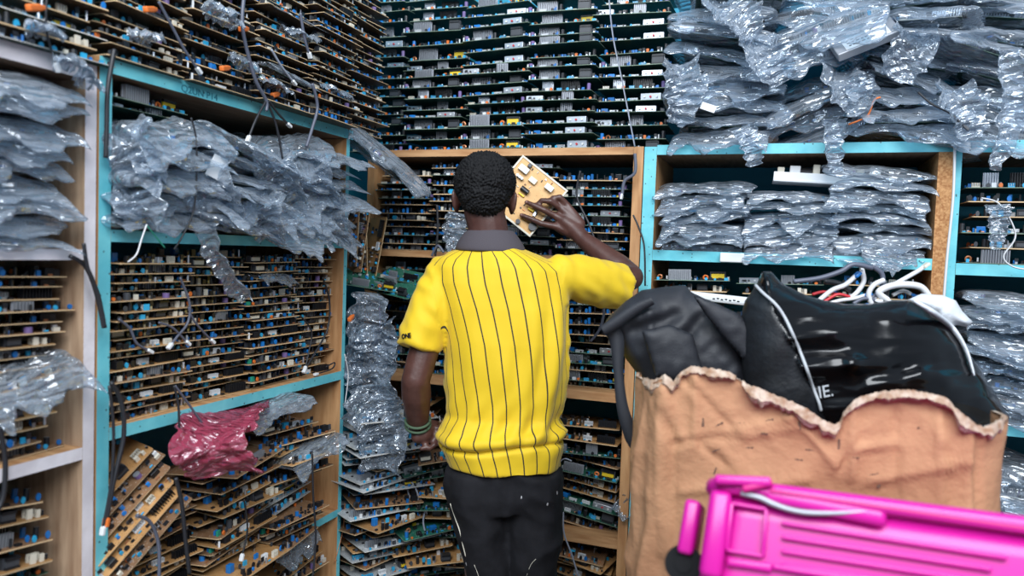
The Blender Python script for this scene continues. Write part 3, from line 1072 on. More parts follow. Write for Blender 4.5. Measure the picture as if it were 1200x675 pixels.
sheet('plastic_film', [cx_(243, 262), cx_(250, 290), cx_(262, 310), cx_(283, 338), cx_(292, 346)], [0.03, 0.02, 0.022, 0.025, 0.012], 'film', 'twisted film tail hanging from the bags over the brown boards', 'plastic film', 4, amp=0.014, group=g)
sheet('plastic_film', [onx(245, 0, -1.2), onx(262, 12, -1.2), onx(282, 28, -1.2)], [0.02, 0.035, 0.012], 'film', 'yellowish film scrap at the top of the side pile', 'plastic film', 5, amp=0.015, group=g)
cy_ = lambda x, y: ony(x, y, 2.34)
sheet('plastic_film', [cy_(1176, 60), cy_(1182, 110), cy_(1178, 150), cy_(1160, 198)], [0.035, 0.03, 0.035, 0.015], 'film', 'long film strip hanging over the right shelf at the picture\'s edge', 'plastic film', 6, amp=0.018, group=g)
sheet('plastic_film', [cy_(868, 150), cy_(878, 172), cy_(882, 195)], [0.04, 0.03, 0.022], 'film', 'film flap hanging over the cyan board left of centre', 'plastic film', 7, amp=0.015, group=g)
sheet('plastic_film', [cy_(975, 140), cy_(974, 175), cy_(976, 203)], [0.035, 0.025, 0.018], 'film', 'film flap hanging over the cyan board above the white bracket', 'plastic film', 8, amp=0.015, group=g)
cz = lambda x, y: ony(x, y, 2.41)
sheet('plastic_film', [cz(537, 250), cz(533, 275), cz(540, 300)], [0.035, 0.04, 0.03], 'film', 'crumpled film scrap beside the man\'s neck', 'plastic film', 9, amp=0.02, group=g)
sheet('plastic_film', [cz(722, 588), cz(735, 600), cz(752, 606)], [0.03, 0.035, 0.03], 'film', 'crumpled film scrap on the wooden post beside the cardboard box', 'plastic film', 10, amp=0.02, group=g)
sheet('plastic_film', [cy_(1165, 240), cy_(1166, 265), cy_(1162, 292)], [0.035, 0.025, 0.012], 'film', 'film flap hanging before the boards past the chipboard panel', 'plastic film', 12, amp=0.015, group=g)

for k, (px, py, w_, dx, dy) in enumerate(((152, 165, 0.045, 30, 40), (165, 225, 0.045, 8, 38), (245, 205, 0.055, 25, 50), (320, 190, 0.05, 30, 45), (305, 238, 0.05, 15, 40), (365, 195, 0.045, 25, 40), (388, 245, 0.045, 12, 36))):
    sheet('plastic_film', [onx(px - 4, py - 12, -1.30), onx(px, py, -1.225), onx(px + dx * 0.5, py + dy * 0.5, -1.205), onx(px + dx, py + dy, -1.215)], [w_ * 0.8, w_, w_ * 1.1, w_ * 0.6], 'film',
          f'film flap draped over the bagged boards under the lettered shelf, {ORD[k]} from the cyan post', 'plastic film', 30 + k, nl=36, amp=0.02, group='film draped over the side shelf')
for k, (px, py, w_, dx, dy) in enumerate(((800, 95, 0.06, -6, 50), (890, 60, 0.07, 24, 40), (985, 100, 0.065, 20, 36), (1070, 50, 0.07, -30, 40), (1120, 120, 0.06, 10, 45), (850, 15, 0.07, 34, 30))):
    sheet('plastic_film', [ony(px - 6, py - 14, 2.42), ony(px, py, 2.345), ony(px + dx * 0.5, py + dy * 0.5, 2.33), ony(px + dx, py + dy, 2.335)], [w_ * 0.7, w_, w_ * 0.9, w_ * 0.5], 'film',
          f'film flap draped over the heap on the right unit, {ORD[k]} from the strap', 'plastic film', 50 + k, nl=36, amp=0.03, group='film draped over the right heap')

for k, (px, py, w_, dx, dy) in enumerate(((30, 22, 0.035, 34, 12), (62, 62, 0.03, 34, 10), (92, 82, 0.025, 22, 14), (150, 30, 0.02, 40, 12), (268, 62, 0.02, 34, 14), (300, 88, 0.028, 40, 16), (330, 30, 0.025, 44, 12), (372, 95, 0.025, 40, 18))):
    sheet('plastic_film', [onx(px, py, -1.235), onx(px + dx * 0.4, py + dy * 0.3, -1.225), onx(px + dx * 0.7, py + dy * 0.8, -1.225), onx(px + dx, py + dy, -1.235)], [w_ * 0.5, w_, w_ * 0.9, w_ * 0.4], 'film',
          f'film scrap between the boards on top of the side units, {ORD[k]} from the left', 'plastic film', 70 + k, nl=30, nw=18, amp=0.014, group='film scraps in the side pile')

# red bubble wrap over the lower tier
rw = lambda x, y, X: onx(x, y, X)
sheet('bubble_wrap', [rw(290, 478, -1.30), rw(262, 490, -1.20), rw(250, 515, -1.12), rw(258, 535, -1.10), rw(270, 552, -1.10)], [0.055, 0.085, 0.08, 0.08, 0.075], 'film_red',
      'crumpled red bubble wrap draped over boards on the lower tier', 'bubble wrap', 21, nl=80, nw=44, amp=0.013, th=0.003)

# white metal bracket and bare parts in the right unit
br = tag(empty('metal_bracket', (0.09, BY + 0.04, 1.640)), 'white metal bracket full of slots lying on bags in the cyan edged unit', 'bracket')
br.rotation_euler = (0, math.radians(3), 0.05)
MB().bbox((0, 0.05, 0.004), (0.30, 0.11, 0.008), 0.002, 'white').build('tray', br)
MB().bbox((0, 0.0, 0.014), (0.30, 0.004, 0.03), 0.001, 'white').build('front_lip', br)
for k, x in enumerate((-0.13, -0.09, -0.03, 0.04, 0.09, 0.13)):
    MB().bbox((x, 0.03, 0.03), (0.02 + 0.01 * (k % 2), 0.03, 0.03 + 0.012 * (k % 3)), 0.002, 'white' if k % 2 else 'cream').build('tab', br)
MB().bbox((-0.05, 0.06, 0.035), (0.09, 0.05, 0.03), 0.01, 'black').build('motor_cover', br)
wb = tag(empty('plastic_tube', tuple(ony(845, 350, 2.405))), 'long white plastic bar with black marks behind the black backpack', 'tube')
wb.rotation_euler = (0, math.radians(3.5), 0)
MB().bbox((0, 0, 0), (0.20, 0.03, 0.026), 0.008, 'white').build('bar', wb)
for k in range(7):
    MB().box((-0.02 + k * 0.012, -0.0152, -0.002 + 0.002 * (k % 2)), (0.007, 0.0006, 0.004), 'black').build('printed_mark', wb)
lb = tag(MB().bbox((0, 0, 0), (0.07, 0.02, 0.028), 0.003, 'white').build('metal_box', loc=tuple(ony(858, 302, 2.385))), 'small white box on the cyan shelf edge among bags', 'box')
# label stuck on one of the bags in the heap
lab = tag(empty('metal_casing', tuple(ony(1018, 52, 2.33))), 'silver casing with a white printed label near the top of the heap', 'casing')
lab.rotation_euler = (math.radians(48), math.radians(-22), 0.1)
MB().bbox((0, 0.05, 0), (0.17, 0.12, 0.025), 0.003, 'alu').build('case', lab)
MB().box((0.0, 0.02, 0.0132), (0.12, 0.05, 0.001), 'white').build('label', lab)['label'] = 'white printed label'
for k in range(8):
    for j in range(3):
        MB().box((-0.045 + k * 0.012, 0.008 + j * 0.012, 0.0140), (0.006 + 0.003 * ((k + j) % 2), 0.004, 0.0006), 'dark_grey').build('printed_mark', lab)
tg_ = MB()
tg_.bbox((0, 0, 0), (0.035, 0.004, 0.05), 0.001, 'white')
t_ = tag(tg_.build('paper_tag', loc=tuple(onx(254, 196, -1.20))), 'white paper tag on the bags of the side shelf', 'tag')
t_.rotation_euler = (0.2, 0.35, TH - 0.3)
t_ = tag(MB().bbox((0, 0, 0), (0.045, 0.004, 0.022), 0.001, 'white').build('paper_tag', loc=tuple(ony(830, 126, 2.33))), 'white paper tag on the heap of bags above the cyan board', 'tag')
t_.rotation_euler = (-0.2, 0.35, 0)


# ------------------------------------------------------------------ cables
def cable(pts, r, m, label, plug=None, group='loose cables', flat=1.0, name='cable'):
    mb = MB()
    r = r * 0.72
    mb.tube(pts, r, m, 8, 8, flat)
    o = tag(mb.build(name, smooth=True), label, 'cable', group)
    if plug:
        a, b = Vector(pts[-2]), Vector(pts[-1])
        t = (b - a).normalized()
        q = t.to_track_quat('Z', 'Y').to_matrix().to_4x4()
        p2 = MB()
        p2.bbox((0, 0, 0.007), (max(0.010, r * 3.2), 0.007, 0.016), 0.0015, plug)
        p2.bbox((0, 0, 0.0), (max(0.007, r * 2.4), 0.005, 0.006), 0.001, plug)
        c = p2.build('plug', o)
        c.matrix_local = Matrix.Translation(b) @ q
        c['label'] = plug.replace('_', ' ') + ' plug'
    return o


def lx(l, x=-1.205):
    return [onx(a, b, x) for a, b in l]


W, BK, GY = 'white', 'cable_black', 'ribbon'
cable(lx([(55, -8), (54, 30), (60, 58), (66, 75)], -1.235), 0.0028, BK, 'black cable hanging over the whitewashed unit\'s top boards', W)
cable(lx([(134, 58), (130, 80), (126, 108), (125, 150), (124, 185)], -1.235), 0.006, BK, 'thick black cable hanging down beside the cyan post top')
cable(lx([(186, 2), (200, 28), (216, 58), (231, 80)]), 0.004, GY, 'grey cable across the top side boards, ending in white plug', W)
cable(lx([(286, -6), (284, 30), (291, 65), (300, 95), (312, 118), (312, 130)]), 0.006, GY, 'thick grey cable bundle falling over the blue shelf edge')
cable(lx([(312, 118), (300, 140), (292, 160)]), 0.004, BK, 'short dark cable under the shelf edge, hanging left', W)
cable(lx([(313, 118), (324, 148), (331, 186)]), 0.004, BK, 'short dark cable under the shelf edge, hanging straight')
cable(lx([(315, 118), (325, 132), (337, 145)]), 0.004, BK, 'short dark cable under the shelf edge, with white plug to the right', W)
cable(lx([(352, 15), (357, 45), (362, 62)]), 0.005, GY, 'grey cable high in the pile near the corner', W)
cable(lx([(366, 98), (372, 125), (366, 150), (359, 172)]), 0.006, GY, 'thick grey cable over the blue shelf\'s far end')
cable(lx([(318, 58), (330, 78), (343, 95)]), 0.004, 'cable_grey', 'pale cable crossing the pile over the blue shelf', W)
cable(lx([(224, 138), (230, 165), (230, 215), (226, 250), (212, 280), (204, 292)]), 0.0028, BK, 'thin black cable hanging across the bags')
cable(lx([(172, 263), (166, 280), (160, 298), (150, 307)]), 0.0022, 'cable_white', 'thin white cord hanging from the bags near the post')
cable(lx([(172, 264), (183, 278), (193, 290)]), 0.002, 'green', 'thin green cord hanging under the bags')
cable(lx([(82, 300), (100, 312), (112, 340), (122, 384)], -1.235), 0.006, BK, 'thick black cable looping over the whitewashed post')
cable(lx([(98, 285), (103, 315), (115, 345), (123, 384)], -1.225), 0.005, BK, 'second thick black cable looping over the whitewashed post')
cable(lx([(139, 374), (152, 385), (160, 402), (173, 410)], -1.262), 0.004, GY, 'grey cable on the brown boards near the post', W)
cable(lx([(211, 325), (222, 355), (220, 378), (208, 394), (201, 403)], -1.262), 0.004, GY, 'grey cable looping over the middle tier boards', W)
cable(lx([(221, 360), (224, 370), (233, 383), (247, 398)], -1.262), 0.0035, GY, 'grey cable branching right over the middle tier boards', W)
cable(lx([(186, 378), (202, 384), (218, 400)], -1.262), 0.0035, GY, 'grey cable branching left over the middle tier boards', W)
cable(lx([(378, 325), (386, 352), (384, 385), (370, 412), (358, 432)], -1.262), 0.0038, BK, 'black cable hanging over the middle tier\'s far stack', W)
cable(lx([(352, 370), (365, 388), (362, 412), (358, 430)], -1.262), 0.0032, BK, 'black cable next to the middle tier\'s far stack', W)
cable(lx([(382, 430), (392, 425), (389, 432), (372, 438)], -1.262), 0.003, BK, 'short black cable at the foot of the far stack', W)
cable(lx([(204, 452), (209, 475), (210, 505)]), 0.0035, BK, 'black cable hanging below the middle blue shelf')
cable(lx([(205, 452), (220, 472), (234, 492), (246, 508)]), 0.0035, GY, 'grey cable hanging onto the red wrap', W)
cable(lx([(130, 448), (142, 470), (145, 510), (134, 560), (125, 608)]), 0.006, BK, 'thick black cable hanging along the cyan post', 'orange')
cable(lx([(128, 452), (133, 500), (131, 560), (121, 618)]), 0.004, BK, 'thin black cable hanging along the cyan post', W)
cable(lx([(206, 560), (213, 590), (217, 630), (222, 672)], -1.17), 0.006, BK, 'black cable hanging in front of the lower tier boards')
cable(lx([(160, 604), (176, 612), (186, 640), (186, 690)], -1.19), 0.005, GY, 'dark grey cable on the leaning boards')
cable(lx([(286, 585), (290, 620), (284, 650)], -1.18), 0.003, BK, 'thin black cable in front of the second lower stack', W)
cable(lx([(366, 530), (367, 580), (370, 630), (366, 680)], -1.09), 0.0035, BK, 'black beaded cord hanging before the corner heap')
cable(lx([(404, 590), (402, 620), (392, 660)], -1.2595), 0.002, 'copper', 'thin reddish wire hanging before the corner heap')
cable(lx([(0, 500), (6, 540), (4, 580), (-4, 600)], -1.256), 0.006, BK, 'thick black cable at the picture\'s left edge')
cable(lx([(404, 415), (408, 440), (404, 475)], -1.23), 0.002, 'cable_white', 'thin white wire looped by the blue end post')


def ly(l, y=2.36):
    return [ony(a, b, y) for a, b in l]


cable(ly([(713, -10), (718, 40), (726, 80), (734, 120), (744, 172)]), 0.011, 'cable_grey', 'flat grey strap hanging down before the green stacks', flat=0.25, name='strap')
cable(ly([(1119, 165), (1117, 230), (1110, 300), (1106, 350)]), 0.005, 'cable_white', 'white cord hanging along the chipboard panel')
cable(ly([(1150, 232), (1172, 240), (1190, 275), (1176, 300), (1186, 312), (1204, 316)]), 0.006, 'cable_white', 'white ribbon cable looping before the far right boards', flat=0.5)
cable(ly([(744, 180), (744, 202), (732, 212), (729, 228)]), 0.007, GY, 'grey cable bunch hanging from the wooden post', W)
cable(ly([(742, 252), (749, 268), (755, 290), (756, 335)]), 0.004, BK, 'black cable running down the cyan and wooden posts')
cable(ly([(1076, 108), (1092, 122), (1112, 132), (1130, 148)], 2.33), 0.004, BK, 'black cable across the heap of bags', 'dark_grey')
cable(ly([(1032, 114), (1024, 118), (1016, 136), (994, 146)], 2.33), 0.0035, 'orange', 'orange wire pair in the heap of bags')
cable(ly([(1041, 15), (1030, 24), (1022, 33)], 2.33), 0.0028, 'blue', 'blue wire near the top of the heap of bags', 'black')
cable(ly([(647, 575), (650, 552), (660, 538), (670, 540)], 2.33), 0.006, 'cable_grey', 'grey ribbon cable looped right of the man\'s hip', flat=0.4)
cable(ly([(660, 600), (661, 625), (670, 650), (679, 680)], 2.33), 0.004, 'cable_grey', 'grey cable hanging right of the man\'s leg')
cable(ly([(692, 400), (703, 385), (708, 362), (700, 350)], 2.36), 0.006, GY, 'grey cable under the man\'s raised sleeve', W)
cable(ly([(483, 590), (478, 575), (482, 565), (490, 580), (488, 592)], 2.15), 0.004, 'cable_grey', 'grey wire loop on the corner heap left of the trousers')
cable(ly([(500, 592), (496, 610), (499, 626)], 2.15), 0.004, 'cable_grey', 'pale cable end hanging on the corner heap')
cable(ly([(443, 332), (445, 360), (445, 392)], 2.3), 0.0025, 'purple', 'thin purple wire before the hanging plastic')
cable(ly([(512, 240), (513, 270), (510, 300)], 2.37), 0.006, BK, 'black cable hanging left of the man\'s neck')
cable(ly([(506, 300), (513, 288), (520, 296)], 2.36), 0.006, GY, 'grey cable bunch on the shelf edge left of the man\'s shoulder')
cable(ly([(680, 200), (676, 230), (690, 262), (700, 290)], 2.37), 0.005, BK, 'black cable hanging behind the raised forearm')
# orange clips in the top piles
for k, (x, y, lab_) in enumerate(((40, 9, 'orange plug among boards at the upper left corner'), (175, 11, 'orange plug under the highest boards beside a grey cable'), (285, 34, 'orange plug by the film scrap on the side pile'),
                                 (263, 80, 'orange plug just over the blue shelf edge'), (322, 111, 'orange plug where the cable bundle bends'), (411, 373, 'orange plug beside the blue end post'))):
    mb = MB()
    mb.bbox((0, 0, 0), (0.03, 0.012, 0.012), 0.003, 'orange')
    mb.bbox((0.018, 0, 0.0), (0.012, 0.008, 0.008), 0.002, 'orange')
    o = tag(mb.build('plug', loc=tuple(onx(x, y, -1.225))), lab_, 'plug', 'orange plugs')
    o.rotation_euler = (0, -0.3, TH + 0.2)


# ------------------------------------------------------------------ the man
MZ = 2.1
man = P(590, 540, MZ)
RH = Vector((math.cos(YAW), math.sin(YAW), 0))      # across the body
FH = Vector((-math.sin(YAW), math.cos(YAW), 0))     # the way he faces
body = MB()
S = 'skin'
hc = P(568, 226, MZ)
BAS = Matrix(((RH.x, FH.x, 0, 0), (RH.y, FH.y, 0, 0), (0, 0, 1, 0), (0, 0, 0, 1)))
head = Matrix.Translation(hc) @ BAS


def hd(x, y, z):
    return head @ Vector((x, y, z))


def hell(c, r, m=S, rot=0.0, mb=None):
    M = head.to_3x3().to_4x4() @ Matrix.Rotation(rot, 4, 'Z')
    (mb or body).ell(hd(*c), r, m, 20, 14, M)


hell((0, -0.005, 0.012), (0.072, 0.090, 0.088))
hell((0, 0.030, -0.03), (0.060, 0.062, 0.078))
hell((0, 0.050, -0.072), (0.045, 0.045, 0.036))
hell((0, 0.080, -0.098), (0.022, 0.018, 0.016))
hell((0, 0.082, 0.012), (0.052, 0.016, 0.014))
hell((-0.030, 0.080, -0.022), (0.022, 0.018, 0.014))
hell((0.030, 0.080, -0.022), (0.022, 0.018, 0.014))
body.capsule([hd(0, 0.088, 0.008), hd(0, 0.106, -0.030)], [0.008, 0.014], S, 10)
hell((-0.013, 0.098, -0.034), (0.010, 0.012, 0.009))
hell((0.013, 0.098, -0.034), (0.010, 0.012, 0.009))
hell((0, 0.093, -0.058), (0.026, 0.012, 0.008))
hell((0, 0.091, -0.071), (0.024, 0.012, 0.009))
for s in (-1, 1):
    hell((s * 0.077, -0.004, -0.022), (0.010, 0.019, 0.033), rot=s * 0.45)
    hell((s * 0.083, -0.012, -0.014), (0.006, 0.012, 0.022), rot=s * 0.45)
    hell((s * 0.076, 0.004, -0.048), (0.007, 0.010, 0.011))
# neck and trunk
nk = P(571, 262, MZ)
body.capsule([hd(0, -0.012, -0.05), nk + FH * -0.01, P(574, 292, MZ), P(580, 320, MZ)], [0.056, 0.054, 0.060, 0.09], S)
for py, l, r, dp in ((330, 520, 658, 0.075), (370, 526, 660, 0.09), (420, 530, 656, 0.088), (470, 534, 650, 0.082), (520, 528, 650, 0.095), (556, 534, 644, 0.09)):
    q = P((l + r) / 2, py, MZ)
    w = (r - l) / 2 * MZ / FPX * 0.93
    body.ell(q, (w, dp * 0.93, 0.06), S, 20, 12, BAS)
# left arm hanging, hand on the hip
LS, LE, LW = P(521, 326, MZ), P(487, 446, 2.05), P(490, 500, 2.13)
body.capsule([LS, LS.lerp(LE, 0.3), LS.lerp(LE, 0.7), LE], [0.050, 0.044, 0.041, 0.0385], S)
body.capsule([LE, LE.lerp(LW, 0.3), LE.lerp(LW, 0.7), LW], [0.039, 0.041, 0.034, 0.027], S)
lp = P(497, 509, 2.130)
body.capsule([LW, lp], [0.026, 0.024], S)
body.capsule([P(491, 501, 2.120), P(507, 502, 2.150)], [0.02, 0.014], S)
body.capsule([P(489, 512, 2.120), P(504, 516, 2.145)], [0.018, 0.013], S)
for (a, b, c, r) in (((506, 500, 2.150), (517, 503, 2.140), (521, 510, 2.120), 0.0085), ((507, 507, 2.145), (516, 513, 2.130), (514, 520, 2.115), 0.009),
                     ((504, 513, 2.140), (510, 521, 2.125), (504, 526, 2.115), 0.009), ((496, 517, 2.125), (501, 525, 2.115), (494, 526, 2.110), 0.0085)):
    body.capsule([P(*a), P(*b), P(*c)], [r * 1.1, r, r * 0.85], S, 10)
body.capsule([P(491, 497, 2.130), P(502, 494, 2.150), P(512, 496, 2.160)], [0.012, 0.010, 0.008], S, 10)
# right arm reaching up to the shelf
RS, RE, RW = P(662, 326, MZ), P(739, 325, 2.27), P(684, 281, 2.36)
body.capsule([RS, RS.lerp(RE, 0.3), RS.lerp(RE, 0.7), RE], [0.043, 0.041, 0.041, 0.039], S)
body.capsule([RE, RE.lerp(RW, 0.28), RE.lerp(RW, 0.7), RW], [0.039, 0.041, 0.032, 0.026], S)
body.capsule([RW, P(672, 268, 2.385), P(662, 260, 2.392)], [0.0255, 0.027, 0.022], S)
body.capsule([P(676, 276, 2.38), P(653, 266, 2.392)], [0.020, 0.013], S)
body.capsule([P(678, 268, 2.38), P(652, 254, 2.395)], [0.020, 0.013], S)
body.capsule([P(678, 262, 2.385), P(657, 244, 2.397)], [0.019, 0.012], S)
body.capsule([P(680, 262, 2.385), P(664, 240, 2.397)], [0.017, 0.011], S)
RF = [((653, 266, 2.392), (634, 262, 2.388), (621, 256, 2.396), (611, 252, 2.404)),
      ((652, 254, 2.395), (637, 246, 2.385), (626, 241, 2.392), (617, 237, 2.402)),
      ((657, 244, 2.397), (645, 236, 2.384), (635, 235, 2.390), (629, 240, 2.402)),
      ((664, 240, 2.397), (656, 231, 2.388), (648, 232, 2.390), (643, 238, 2.402))]
for q in RF:
    body.capsule([P(*a) for a in q], [0.0115, 0.0105, 0.0092, 0.0078], S, 10)
body.capsule([P(670, 272, 2.39), P(659, 271, 2.415), P(648, 264, 2.448), P(636, 257, 2.462)], [0.016, 0.013, 0.0115, 0.009], S, 10)
# legs
HL, HR = P(562, 585, MZ), P(624, 585, MZ)
down = Vector((0, 0, -1))
KL, KR = P(565, 690, MZ - 0.03), P(622, 690, MZ - 0.03)
AL, AR = Vector((KL.x - 0.01, KL.y - 0.02, 0.09)) - RH * 0.01, Vector((KR.x, KR.y - 0.02, 0.09)) + RH * 0.02
for h, k, a in ((HL, KL, AL), (HR, KR, AR)):
    body.capsule([h, h.lerp(k, 0.5), k, k.lerp(a, 0.3), k.lerp(a, 0.7), a], [0.060, 0.052, 0.044, 0.042, 0.036, 0.032], S)
    body.capsule([a + down * 0.04 - FH * 0.02, a + down * 0.05 + FH * 0.14], [0.035, 0.03], S)
bme = remesh(body, 0.0042, 5, 'person', ['skin'])
person = link('person', bme)
tag(person, 'man seen from behind in yellow pinstriped shirt holding up a circuit board', 'person')
for q in RF:
    a, b = P(*q[2]), P(*q[3])
    MB().ell(b - ray(620, 245) * 0.006, (0.0052, 0.0052, 0.0052), 'nail', 10, 6).build('fingernail', person, True)
for s in (-1, 1):
    MB().ell(hd(s * 0.031, 0.086, -0.008), (0.012, 0.012, 0.010), 'eye').build('eye', person, True)
    MB().ell(hd(s * 0.031, 0.0955, -0.008), (0.005, 0.004, 0.005), 'black').build('pupil', person, True)

# hair: short tight curls
hm = MB()
hell((0, -0.010, 0.028), (0.084, 0.098, 0.083), 'hair', mb=hm)
hell((0, -0.030, 0.0), (0.070, 0.076, 0.072), 'hair', mb=hm)
hell((0, -0.044, -0.030), (0.056, 0.054, 0.040), 'hair', mb=hm)
hme = remesh(hm, 0.0023, 8, 'hair', ['hair'])
a = coords(hme).copy()
nn = normals(hme).copy()
for i in range(len(a)):
    v = Vector(a[i])
    d = 0.0050 * (1 - 2.0 * mn.voronoi(v * 165)[0][0]) + 0.003 * mn.noise(v * 45) + 0.0045 * mn.noise(v * 300)
    a[i] += nn[i] * d
setco(hme, a)
link('hair', hme, person)

# shirt
RINGS = [(283, 549, 601, 0.060), (289, 540, 612, 0.068), (296, 527, 634, 0.080), (304, 515, 655, 0.090), (314, 508, 666, 0.100), (332, 507, 669, 0.108), (360, 514, 669, 0.116), (400, 521, 667, 0.120),
         (440, 522, 665, 0.115), (468, 525, 661, 0.110), (486, 526, 656, 0.107), (497, 519, 657, 0.120), (508, 513, 660, 0.131), (520, 515, 661, 0.130), (534, 521, 658, 0.125), (545, 525, 655, 0.123)]
prof = []
for py, l, r, dp in RINGS:
    q = P((l + r) / 2, py, MZ)
    prof.append((q, (r - l) / 2 * MZ / FPX, dp))


def ring(q, w, dp, n=56, e=2.35):
    out = []
    for k in range(n):
        t = 2 * PI * k / n
        cx, sx = math.cos(t), math.sin(t)
        x = math.copysign(abs(cx) ** (2 / e), cx) * w
        y = math.copysign(abs(sx) ** (2 / e), sx) * dp
        out.append(q + RH * x + FH * y)
    return out


sh = MB()
rr = [ring(*p_) for p_ in prof]
q, w, dp = prof[-1]
rr.append(ring(q + Vector((0, 0, 0.0)), w - 0.016, dp - 0.016))
rr.append(ring(q + Vector((0, 0, 0.06)), w - 0.018, dp - 0.018))
sh.loft(rr, 'skin')


def sleeve(mb, pts, rad, inner):
    """a tube whose far end is folded inwards, so that it is open"""
    pts = [Vector(p_) for p_ in pts]
    t = (pts[-1] - pts[-2]).normalized()
    mb.tube(pts + [pts[-1] + t * 0.0005, pts[-1] - t * inner], list(rad) + [rad[-1] - 0.013, rad[-1] - 0.016], 'skin', 24)
    mb.ell(pts[0], (rad[0],) * 3, 'skin', 20, 12)


sleeve(sh, [P(524, 322, MZ), P(511, 346, 2.085), P(500, 376, 2.07), P(491, 408, 2.06)], [0.058, 0.060, 0.060, 0.0575], 0.05)
sleeve(sh, [P(655, 322, MZ), P(684, 329, 2.15), P(706, 333, 2.19), P(726, 337, 2.225)], [0.060, 0.064, 0.066, 0.066], 0.05)
sme = remesh(sh, 0.0055, 4, 'shirt', ['collar'])
a = coords(sme).copy()
nn = normals(sme).copy()
zs = np.array([p_[0].z for p_ in prof])
wl = np.array([p_[1] for p_ in prof])
cxs = np.array([(p_[0]).dot(RH) for p_ in prof])
cys = np.array([(p_[0]).dot(FH) for p_ in prof])
dps = np.array([p_[2] for p_ in prof])
ro = np.array(RH)
fo = np.array(FH)
X = a @ ro
Y = a @ fo
Z = a[:, 2]
iz = lambda arr: np.interp(-Z, -zs, arr)
xl = X - iz(cxs)
yl = Y - iz(cys)
ang = np.arctan2(xl / iz(wl), -yl / iz(dps))
u_ = ang * 0.172 - 0.125 * (zs[0] - Z)
lim = iz(wl) * np.where(xl < 0, 0.985, 0.99)
torso = (np.abs(xl) < lim) & (Z < zs[1])
torso &= ~((xl > 0) & (Z > P(660, 356, MZ).z) & (X > iz(cxs) + 0.168))
# folds
W_ = wl.max()
for i in range(len(a)):
    v = Vector((xl[i], yl[i], Z[i]))
    d = 0.009 * mn.noise(Vector((v.x * 9 + v.z * 3, v.y * 6, v.z * 4))) + 0.0035 * mn.noise(Vector((v.x * 26, v.y * 20, v.z * 12)))
    if torso[i]:
        h = Z[i]
        # long folds falling from the raised arm to the waist, stronger on that side
        k = max(0.0, xl[i] / 0.16 + 0.15)
        d += 0.0085 * k * math.sin((xl[i] * 1.0 + (1.25 - h) * 0.16) * 95) * min(1, max(0, (1.33 - h) * 5)) * min(1, max(0, (h - 0.86) * 12))
        # pull lines towards the blouse at the waist
        d += 0.004 * math.sin((xl[i] * 0.8 - h * 0.5) * 110) * max(0, 1 - abs(h - 0.95) / 0.10) * (1 if yl[i] < 0 else 0.3)
        # crease just over the hem
        hz = 0.892 + 0.010 * math.sin(xl[i] * 14) + 0.02 * xl[i]
        d -= 0.013 * math.exp(-((h - hz) / 0.006) ** 2) * (1 if yl[i] < 0 else 0.4)
        d += 0.010 * math.exp(-((h - hz - 0.022) / 0.014) ** 2) * (1 if yl[i] < 0 else 0.4)
    else:
        d += 0.008 * math.sin(v.z * 95 + v.x * 75) * mn.noise(v * 11)
        d += 0.003 * mn.noise(Vector((v.x * 30, v.y * 30, v.z * 16)))
    a[i] += nn[i] * d
setco(sme, a)
at = sme.attributes.new('stripe', 'FLOAT', 'POINT')
at.data.foreach_set('value', np.where(torso, u_, 0.0).astype(np.float32))
at = sme.attributes.new('torso', 'FLOAT', 'POINT')
at.data.foreach_set('value', torso.astype(np.float32))
m = bpy.data.materials.new('yellow_jersey')
m.use_nodes = True
nt = m.node_tree
b = nt.nodes['Principled BSDF']
b.inputs['Roughness'].default_value = 0.72
b.inputs['Sheen Weight'].default_value = 0.15
N = nt.nodes.new
at1, at2 = N('ShaderNodeAttribute'), N('ShaderNodeAttribute')
at1.attribute_name, at2.attribute_name = 'stripe', 'torso'


def math_(op, a_, b_):
    n = N('ShaderNodeMath')
    n.operation = op
    for i_, q_ in enumerate((a_, b_)):
        if isinstance(q_, (int, float)):
            n.inputs[i_].default_value = q_
        elif q_ is not None:
            nt.links.new(q_, n.inputs[i_])
    return n.outputs[0]


d1 = math_('DIVIDE', at1.outputs['Fac'], 0.0395)
fr = math_('FRACT', math_('ADD', d1, 40.35), None)
ln = math_('LESS_THAN', fr, 0.092)
ok = math_('GREATER_THAN', at2.outputs['Fac'], 0.9)
mk = math_('MULTIPLY', ln, ok)
mx = N('ShaderNodeMix')
mx.data_type = 'RGBA'
nt.links.new(mk, mx.inputs[0])
mx.inputs[6].default_value = (0.70, 0.47, 0.006, 1)
mx.inputs[7].default_value = (0.03, 0.022, 0.01, 1)
nt.links.new(mx.outputs[2], b.inputs['Base Color'])
nz = N('ShaderNodeTexNoise')
nz.inputs['Scale'].default_value = 500
bp = N('ShaderNodeBump')
bp.inputs['Strength'].default_value = 0.12
bp.inputs['Distance'].default_value = 0.002
nt.links.new(nz.outputs[0], bp.inputs['Height'])
nt.links.new(bp.outputs[0], b.inputs['Normal'])
MATS['yellow_jersey'] = m
sme.materials.clear()
sme.materials.append(m)
shirt = link('shirt', sme, person)
shirt['label'] = 'yellow short-sleeved shirt with black pinstripes'

